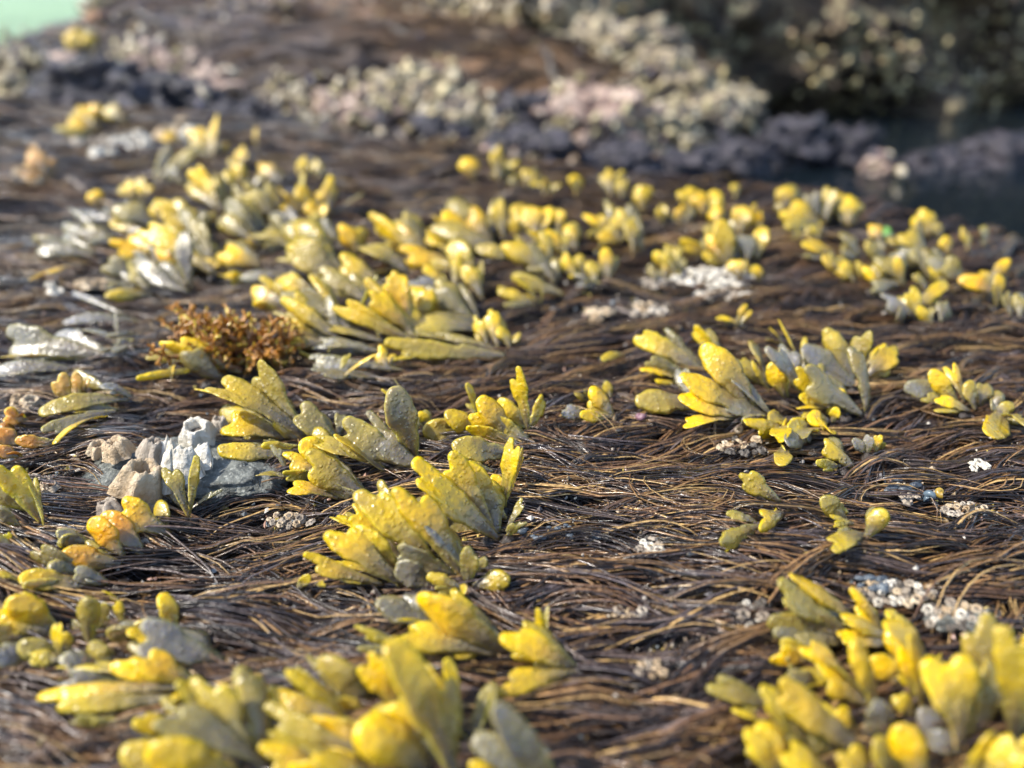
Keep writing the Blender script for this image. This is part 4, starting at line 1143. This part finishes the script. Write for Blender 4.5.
    cluster(27, 176, 14, 7, 6, 18, 'blurred cream barnacle at the foot of the orange feathery tuft', 'far barnacles by the orange tuft', [M_TAN, M_SHELL], 19, False)
    cluster(90, 285, 12, 5, 4, 18, 'cream barnacle right of the single lying yellow blade', 'barnacles by the lying yellow blade', [M_TAN], 20, False)
    cluster(52, 288, 6, 4, 2, 16, 'white barnacle under the single lying yellow blade', 'white barnacles by the lying yellow blade', [M_WHITE], 21, False)
    cluster(38, 485, 16, 7, 6, 15, 'pinkish barnacle right of the ribbed olive fan', 'barnacles by the ribbed fan', [M_TAN, M_SHELL], 22, False)
    cluster(20, 405, 12, 8, 5, 15, 'shiny tan barnacle above the glassy amber weed', 'barnacles by the amber weed', [M_TAN], 23, False)
    cluster(185, 130, 18, 9, 7, 20, 'blurred pinkish barnacle behind the forked top tuft', 'far pink barnacles', [M_TAN, M_WHITE], 24, False)

    # snails: coiled shells
    def snail(px, py, wpx, label, colr, seed):
        B = hit(px, py, .004); d = (B - CAM) @ FW; R = wpx / 2 * d / F
        Vs, Fs, n, S = [], None, 70, 12
        t = np.linspace(0, 1, n)
        ang = t * 2 * math.pi * 3.1
        rad = R * .62 * np.exp(-2.6 * t)
        pr = R * .55 * np.exp(-2.4 * t)
        path = np.stack([pr * np.cos(ang), pr * np.sin(ang), R * (1.25 - 1.25 * np.exp(-1.5 * t)) * 1.2], -1)
        V, Fq = tube(path, rad, S)
        m, nt, b = new_mat('snail_shell')
        w = N(nt, 'ShaderNodeTexNoise', Scale=400, Detail=4); nt.links.new(geo_pos(nt), w.inputs['Vector'])
        nt.links.new(ramp(nt, w.outputs[0], [(.35, tuple(.5 * v for v in colr)), (.65, colr)]), b.inputs['Base Color'])
        b.inputs['Roughness'].default_value = .3
        o = mesh_obj('sea_snail', V, Fq, m); o.location = B; o.rotation_euler = (.5, .3 + seed, seed)
        tag(o, label, 'snail')
    snail(929, 497, 15, 'small blue grey snail lying on the mat at right', (.10, .14, .17), 1)
    snail(941, 492, 12, 'small mustard yellow snail touching the blue grey one', (.45, .30, .05), 2)
    snail(640, 415, 12, 'small mauve snail under the left wing of the right tuft', (.32, .17, .20), 3)
    snail(738, 430, 11, 'tiny tan snail under the little round paddles', (.25, .19, .12), 4)
    # small black periwinkles crowd in the bare gaps
    def pearls(cx, cy, rx, ry, n, size, label, group, seed):
        rs = random.Random(seed)
        m = M_LID
        for i in range(n):
            x, y = cx + rs.uniform(-rx, rx), cy + rs.uniform(-ry, ry)
            B = hit(x, y, .003); d = (B - CAM) @ FW; r = size * rs.uniform(.5, 1.1) / 2 * d / F
            lump('young_mussel', B, r, M_MUSSEL, i + seed, label, 'mussel', group, None, 10, .08, (1.3, .8, .7))
    pearls(905, 486, 18, 7, 14, 9, 'tiny blue black mussel in the gap above the two small snails', 'young mussels above the snails', 3)
    pearls(870, 585, 16, 8, 14, 10, 'tiny slate grey mussel behind the bottom right tuft', 'young mussels behind the bottom right tuft', 4)
    pearls(560, 532, 40, 7, 16, 7, 'tiny blue black mussel in the gap right of the pale ear blades', 'young mussels right of the ear blades', 5)


M_MUSSEL = rock_material('mussel', [(.3, (.02, .025, .035)), (.6, (.09, .11, .13)), (.75, (.25, .28, .28))], 500, 900, .0004, .25)


# ------------------------------------------------------------------ background : rocks, cliff, water
def at_depth(px, py, yw):
    d = ray(px, py)
    return CAM + d * (yw / d[1])


def build_background():
    R = [  # px, py(centre), distance y, radius px, material, label
     (165,70,1.00,26,M_PINK,'pink crusted stone on the far left slope, left of its twin'),
     (212,92,.92,24,M_PINK,'pink crusted stone just above the forked top tuft'),
     (132,62,1.02,15,M_CREAM,'small cream stone left of the pink crusted stones'),
     (105,92,.92,40,M_PURPLE,'flat purple blue mussel bed stone at far left'),
     (165,106,.88,34,M_PURPLE,'purple blue stone in front of the pink crusted ones'),
     (235,122,.86,24,M_PURPLE,'dark purple stone right of the lower pink stone'),
     (25,78,.98,26,M_CREAM,'pale crusted stone at the far left edge'),
     (62,74,1.0,18,M_PINK,'brown pink stone at the far left'),
     (8,96,.93,20,M_CREAM,'whitish stone touching the left edge, far away'),
     (300,108,1.00,26,M_CREAM,'speckled cream rock behind the left patch'),
     (345,120,.96,30,M_PINK,'greyish pink rock behind the left patch'),
     (322,136,.92,20,M_CREAM,'low pale rock before the greyish pink rock'),
     (420,104,1.04,36,M_CREAM,'big cream crusted rock above the far edge, left of the middle'),
     (372,112,1.02,22,M_CREAM,'yellowish rock beside the big cream crusted rock'),
     (465,128,.98,26,M_CREAM,'pale rock right of the big cream crusted rock'),
     (440,138,.93,22,M_PURPLE,'dark rock in the hollow under the big cream crusted rock'),
     (520,118,1.02,24,M_PURPLE,'dark rock gap between the cream rocks'),
     (598,122,1.02,34,M_PINK,'large pinkish rock at the foot of the cliff'),
     (570,100,1.08,18,M_PINK,'small pinkish rock above the large one'),
     (655,136,1.02,30,M_CREAM,'pale greenish rock right of the large pinkish rock'),
     (700,122,1.08,28,M_CREAM,'cream crusted boulder in the middle of the cliff foot'),
     (740,158,.98,22,M_PURPLE,'mauve grey rock beside the dark water'),
     (790,140,1.04,26,M_PURPLE,'dark grey rock just above the dark water'),
     (850,152,1.04,24,M_PURPLE,'shadowed rock at the right of the cliff foot'),
     (880,170,.98,12,M_PINK,'small mauve rock by the dark water'),
     (940,172,1.02,26,M_PURPLE,'bluish wet rock by the water at right'),
     (1000,160,1.06,30,M_PURPLE,'dull dark rock at the far right edge'),
     (690,170,.92,22,M_PURPLE,'low dark rock at the near rim of the gully'),
     (620,165,.88,24,M_PURPLE,'low dark wet rock behind the far edge, middle'),
     (530,150,.88,26,M_PURPLE,'low bluish black rock behind the bright crowned tuft'),
     (250,35,1.45,30,M_CREAM,'cream patched rock on the skyline slope'),
     (205,10,1.7,24,M_CREAM,'pale crusted rock on the skyline at left'),
     (385,18,1.62,30,M_CREAM,'yellow crusted rock on the skyline, left of the cliff'),
     (130,8,1.75,26,M_CREAM,'pale rock on the skyline beside the green shallows'),
     (520,-8,1.50,44,M_CREAM,'sunlit cream crusted shoulder at the top edge of the photo, left of the shaded face'),
     (470,16,1.50,34,M_CREAM,'sunlit yellowish rock at the top, left end of the crusted shoulder'),
     (566,28,1.36,42,M_CREAM,'sunlit cream rock highest on the descending shoulder'),
     (616,62,1.28,38,M_CREAM,'sunlit cream rock halfway down the shoulder'),
     (664,92,1.20,34,M_CREAM,'sunlit cream rock low on the shoulder'),
     (722,112,1.16,26,M_CREAM,'last pale rock at the foot of the shoulder'),
     (640,30,1.50,30,M_CREAM,'half lit rock tucked behind the shoulder'),
    ]
    for i, (px, py, yd, rp, m, lab) in enumerate(R):
        c = at_depth(px, py, yd)
        r = rp * ((c - CAM) @ FW) / F
        lump('rock', c, r, m, i * 3.1 + 1, lab, 'rock', 'crusted rocks beyond the mat', None, 34, .55, (1.35, 1.0, .80), 2.6)
        # ground below the stone: a rougher footing stone so it does not float
        gz = ter(c[0], c[1])
        if c[2] - r > gz:
            ft = lump('footing_stone', np.array([0, 0, -(c[2] - gz) / 2 - r * .2]), 1, m, i + 50, None, None, None, None, 16, .25, (r * 1.1, r * .9, (c[2] - gz) / 2 + r * .6), 1.7)
            ft.parent = COL.objects[-1] if False else bpy.context.scene.objects[-1] if False else None
            FOOT.append((ft, c))

    # cliff : a depth surface y = F(x, z) with a ridge running down to the right; right of it the face turns out of the sun
    nx, nz = 240, 120
    xs = np.linspace(-.35, 2.6, nx); zs = np.linspace(-.3, 1.1, nz)
    X, Z = np.meshgrid(xs, zs, indexing='ij')
    dxr = X
    Yd = 1.30 + np.where(X > 0, .34 * X, -.9 * X) + np.where(X > 0, .16, .5) * np.clip(Z + .1, 0, 2)
    Yd = np.minimum(Yd, 2.6)
    nn = fbm(X * 5, Z * 6, 3., 4)
    Yd = Yd - (.05 + .05 * sst(-.1, .2, dxr)) * nn - .03 * np.abs(fbm(X * 16, Z * 16, 9., 3)) - .02 * fbm(X * 45, Z * 45, 5., 2)
    # overhang added above the view to shade the gully at the right
    Yd = Yd - .10 * sst(.16, .32, Z - .06 * noise(X * 5, 2.)) * sst(.45, .75, X)
    V = np.stack([X, Yd, Z], -1).reshape(-1, 3)
    Vb = np.stack([X, np.full_like(X, 3.6), Z], -1).reshape(-1, 3)
    i, j = np.meshgrid(np.arange(nx - 1), np.arange(nz - 1), indexing='ij')
    a = (i * nz + j).ravel(); b = ((i + 1) * nz + j).ravel(); c = ((i + 1) * nz + j + 1).ravel(); d = (i * nz + j + 1).ravel()
    off = nx * nz
    Fl = [np.stack([a, b, c, d], 1), np.stack([a, d, c, b], 1) + off]
    k = np.arange(nx - 1)
    e0 = k * nz; e1 = (k + 1) * nz
    Fl.append(np.stack([e0, e0 + off, e1 + off, e1], 1)); Fl.append(np.stack([e0 + nz - 1, e1 + nz - 1, e1 + nz - 1 + off, e0 + nz - 1 + off], 1))
    k = np.arange(nz - 1)
    Fl.append(np.stack([k, k + 1, k + 1 + off, k + off], 1)); q = (nx - 1) * nz + k
    Fl.append(np.stack([q, q + off, q + 1 + off, q + 1], 1))
    o = mesh_obj('cliff', np.concatenate([V, Vb]), np.concatenate(Fl), M_CLIFF)
    tag(o, 'tall dark rock face crusted with olive and cream growth behind the gully', 'cliff')
    # leafy crust on the cliff and rocks
    n = 26000
    ix = RNG.integers(2, nx - 2, n); iz = RNG.integers(6, nz - 2, n)
    Pc = np.stack([X[ix, iz], Yd[ix, iz], Z[ix, iz]], -1)
    dens = fbm(Pc[:, 0] * 6 + 5, Pc[:, 2] * 7, 1., 3)
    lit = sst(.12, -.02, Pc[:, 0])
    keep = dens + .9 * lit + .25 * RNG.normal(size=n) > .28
    Pc = Pc[keep]; lit = lit[keep]
    ex = []                                             # the same growth breaks up the outlines of the pale rocks
    for (px, py, yd, rp, mm, lab) in R:
        if mm is not M_PURPLE:
            c = at_depth(px, py, yd); rr = rp * ((c - CAM) @ FW) / F
            k = int(60 * (rp / 26) ** 2)
            v = RNG.normal(size=(k, 3)); v /= np.linalg.norm(v, axis=1)[:, None]
            ex.append(c + v * rr * np.array([1.45, 1.1, .85]) * RNG.uniform(.75, 1.05, (k, 1)))
    ex = np.concatenate(ex)
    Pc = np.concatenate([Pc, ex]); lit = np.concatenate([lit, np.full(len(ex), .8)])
    m = len(Pc)
    Pc = Pc + RNG.normal(0, .012, (m, 3)); Pc[:, 1] -= np.abs(RNG.normal(0, .014, m))
    rad = RNG.uniform(.003, .009, m)
    na = RNG.normal(size=(m, 3)) + np.array([-.2, -.9, .5]); na /= np.linalg.norm(na, axis=1)[:, None]
    t1 = np.cross(na, RNG.normal(size=(m, 3))); t1 /= np.linalg.norm(t1, axis=1)[:, None]
    t2 = np.cross(na, t1)
    K = 7
    an = np.arange(K) * 2 * math.pi / K
    ring = Pc[:, None] + rad[:, None, None] * (np.cos(an)[None, :, None] * t1[:, None] * 1.3 + np.sin(an)[None, :, None] * t2[:, None] * .8)
    ctop = Pc + na * rad[:, None] * .45; cbot = Pc - na * rad[:, None] * .35
    V = np.concatenate([ring, ctop[:, None], cbot[:, None]], 1)
    f = []
    for kk in range(K):
        f.append((kk, (kk + 1) % K, K)); f.append(((kk + 1) % K, kk, K + 1))
    Fc = (np.arange(m)[:, None, None] * (K + 2) + np.array(f)[None]).reshape(-1, 3)
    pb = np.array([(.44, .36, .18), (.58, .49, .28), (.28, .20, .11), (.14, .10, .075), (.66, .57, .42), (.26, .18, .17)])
    ci = np.where(RNG.random(m) < lit * .9, RNG.choice(6, m, p=[.16, .36, .06, .04, .36, .02]), RNG.choice(6, m, p=[.32, .20, .26, .14, .06, .02]))  # sunlit parts draw from a paler palette: light painted into the crust
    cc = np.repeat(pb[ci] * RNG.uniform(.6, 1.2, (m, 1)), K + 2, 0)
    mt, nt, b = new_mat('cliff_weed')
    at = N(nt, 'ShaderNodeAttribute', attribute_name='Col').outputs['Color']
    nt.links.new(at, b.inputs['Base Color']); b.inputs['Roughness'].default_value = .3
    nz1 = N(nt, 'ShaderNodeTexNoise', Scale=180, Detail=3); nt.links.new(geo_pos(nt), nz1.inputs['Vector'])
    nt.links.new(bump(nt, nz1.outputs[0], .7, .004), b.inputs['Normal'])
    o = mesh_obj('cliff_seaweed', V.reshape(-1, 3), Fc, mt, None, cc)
    tag(o, 'olive and cream weed and barnacle crust covering the far rock face', 'seaweed', None, 'stuff')
    # growth on the brown slope and the gully floor
    n = 5000
    x = RNG.uniform(-1.3, .45, n); y = RNG.uniform(.62, 1.9, n)
    e = edge(x, y)
    dens = fbm(x * 5, y * 7, 4., 3)
    band = np.exp(-((e - .24) / .11) ** 2) + .3 * sst(1.35, 1.6, y) * sst(-.45, -.2, x)
    kp = (e > .06) & (dens + 1.1 * band + .2 * RNG.normal(size=n) > .55)
    x, y = x[kp], y[kp]
    m = len(x)
    Pc = np.stack([x, y, ter(x, y) + RNG.uniform(0, .012, m)], -1)
    rad = RNG.uniform(.0025, .008, m)
    na = RNG.normal(size=(m, 3)) * .6 + np.array([0, -.3, 1.]); na /= np.linalg.norm(na, axis=1)[:, None]
    t1 = np.cross(na, RNG.normal(size=(m, 3))); t1 /= np.linalg.norm(t1, axis=1)[:, None]
    t2 = np.cross(na, t1)
    ring = Pc[:, None] + rad[:, None, None] * (np.cos(an)[None, :, None] * t1[:, None] + np.sin(an)[None, :, None] * t2[:, None] * .8)
    V = np.concatenate([ring, (Pc + na * rad[:, None] * .7)[:, None], (Pc - na * rad[:, None] * .3)[:, None]], 1)
    Fc = (np.arange(m)[:, None, None] * (K + 2) + np.array(f)[None]).reshape(-1, 3)
    pb = np.array([(.46, .37, .28), (.58, .50, .38), (.28, .22, .11), (.10, .08, .08), (.42, .28, .22), (.13, .12, .16)])
    ci = RNG.choice(6, m, p=[.2, .12, .2, .22, .10, .16])
    cc = np.repeat(pb[ci] * RNG.uniform(.6, 1.15, (m, 1)), K + 2, 0)
    o = mesh_obj('shell_litter', V.reshape(-1, 3), Fc, mt, None, cc)
    tag(o, 'litter of cream, pink and dark shells and crust in the gully behind the mat', 'shells', None, 'stuff')
    # water
    V = np.array([(-.05, .3, -.098), (4, .3, -.098), (4, 2.2, -.098), (-.05, 2.2, -.098)])
    m_, nt, b = new_mat('water')
    b.inputs['Base Color'].default_value = (.006, .010, .014, 1); b.inputs['Roughness'].default_value = .06
    b.inputs['IOR'].default_value = 1.33
    nz1 = N(nt, 'ShaderNodeTexNoise', Scale=25, Detail=3); nt.links.new(geo_pos(nt), nz1.inputs['Vector'])
    nt.links.new(bump(nt, nz1.outputs[0], .5, .004), b.inputs['Normal'])
    o = mesh_obj('water', V, np.array([(0, 1, 2, 3)]), m_)
    tag(o, None, None, None, 'structure')


FOOT = []


# ------------------------------------------------------------------ light, camera
def setup():
    w = bpy.data.worlds.new('World'); SC.world = w; w.use_nodes = True
    nt = w.node_tree
    sky = nt.nodes.new('ShaderNodeTexSky'); sky.sky_type = 'NISHITA'; sky.sun_disc = False
    el, az = math.radians(50), math.radians(SUN_AZ)      # azimuth of the sun measured from +Y towards +X
    sky.sun_elevation = el; sky.sun_rotation = az
    nt.links.new(sky.outputs[0], nt.nodes['Background'].inputs[0])
    nt.nodes['Background'].inputs[1].default_value = .15
    l = bpy.data.lights.new('sun', 'SUN'); l.energy = 3.7; l.angle = math.radians(.5); l.color = (1, .94, .84)
    o = bpy.data.objects.new('sun', l); COL.objects.link(o)
    d = Vector((math.sin(az) * math.cos(el), math.cos(az) * math.cos(el), math.sin(el)))
    o.rotation_euler = d.to_track_quat('Z', 'Y').to_euler()
    cd = bpy.data.cameras.new('camera'); c = bpy.data.objects.new('camera', cd); COL.objects.link(c)
    c.location = CAM; c.rotation_euler = (math.pi / 2 - PITCH, 0, 0)
    cd.sensor_width = 36; cd.lens = F / 1024 * 36
    cd.clip_start = .005; cd.clip_end = 200
    cd.dof.use_dof = True; cd.dof.focus_distance = .174
    cd.dof.aperture_fstop = cd.lens / 3.5
    cd.dof.aperture_blades = 0
    SC.camera = c
    SC.view_settings.view_transform = 'Standard'; SC.view_settings.look = 'None'
    SC.view_settings.gamma = 1; SC.view_settings.exposure = EXPO; SC.view_settings.use_curve_mapping = False
    cy = SC.cycles
    cy.use_denoising = True
    cy.max_bounces = 6; cy.diffuse_bounces = 3; cy.glossy_bounces = 3; cy.transmission_bounces = 2
    cy.sample_clamp_indirect = 6
    cy.use_adaptive_sampling = True; cy.adaptive_threshold = .02


SUN_AZ = -102
EXPO = 1.0
import time
t0 = time.time()
build_shells()
build_tufts(); print('tufts', time.time() - t0, NFROND)
build_red_bush()
build_grit()
build_mat(); print('mat', time.time() - t0)
build_ground()
build_background()
for ft, c in FOOT:      # footing stones belong to the stone they carry
    own = min((o for o in SC.objects if o.name.startswith('rock') and o.parent is None), key=lambda o: (Vector(o.location) - Vector(c)).length)
    ft.parent = own
setup(); print('all', time.time() - t0)
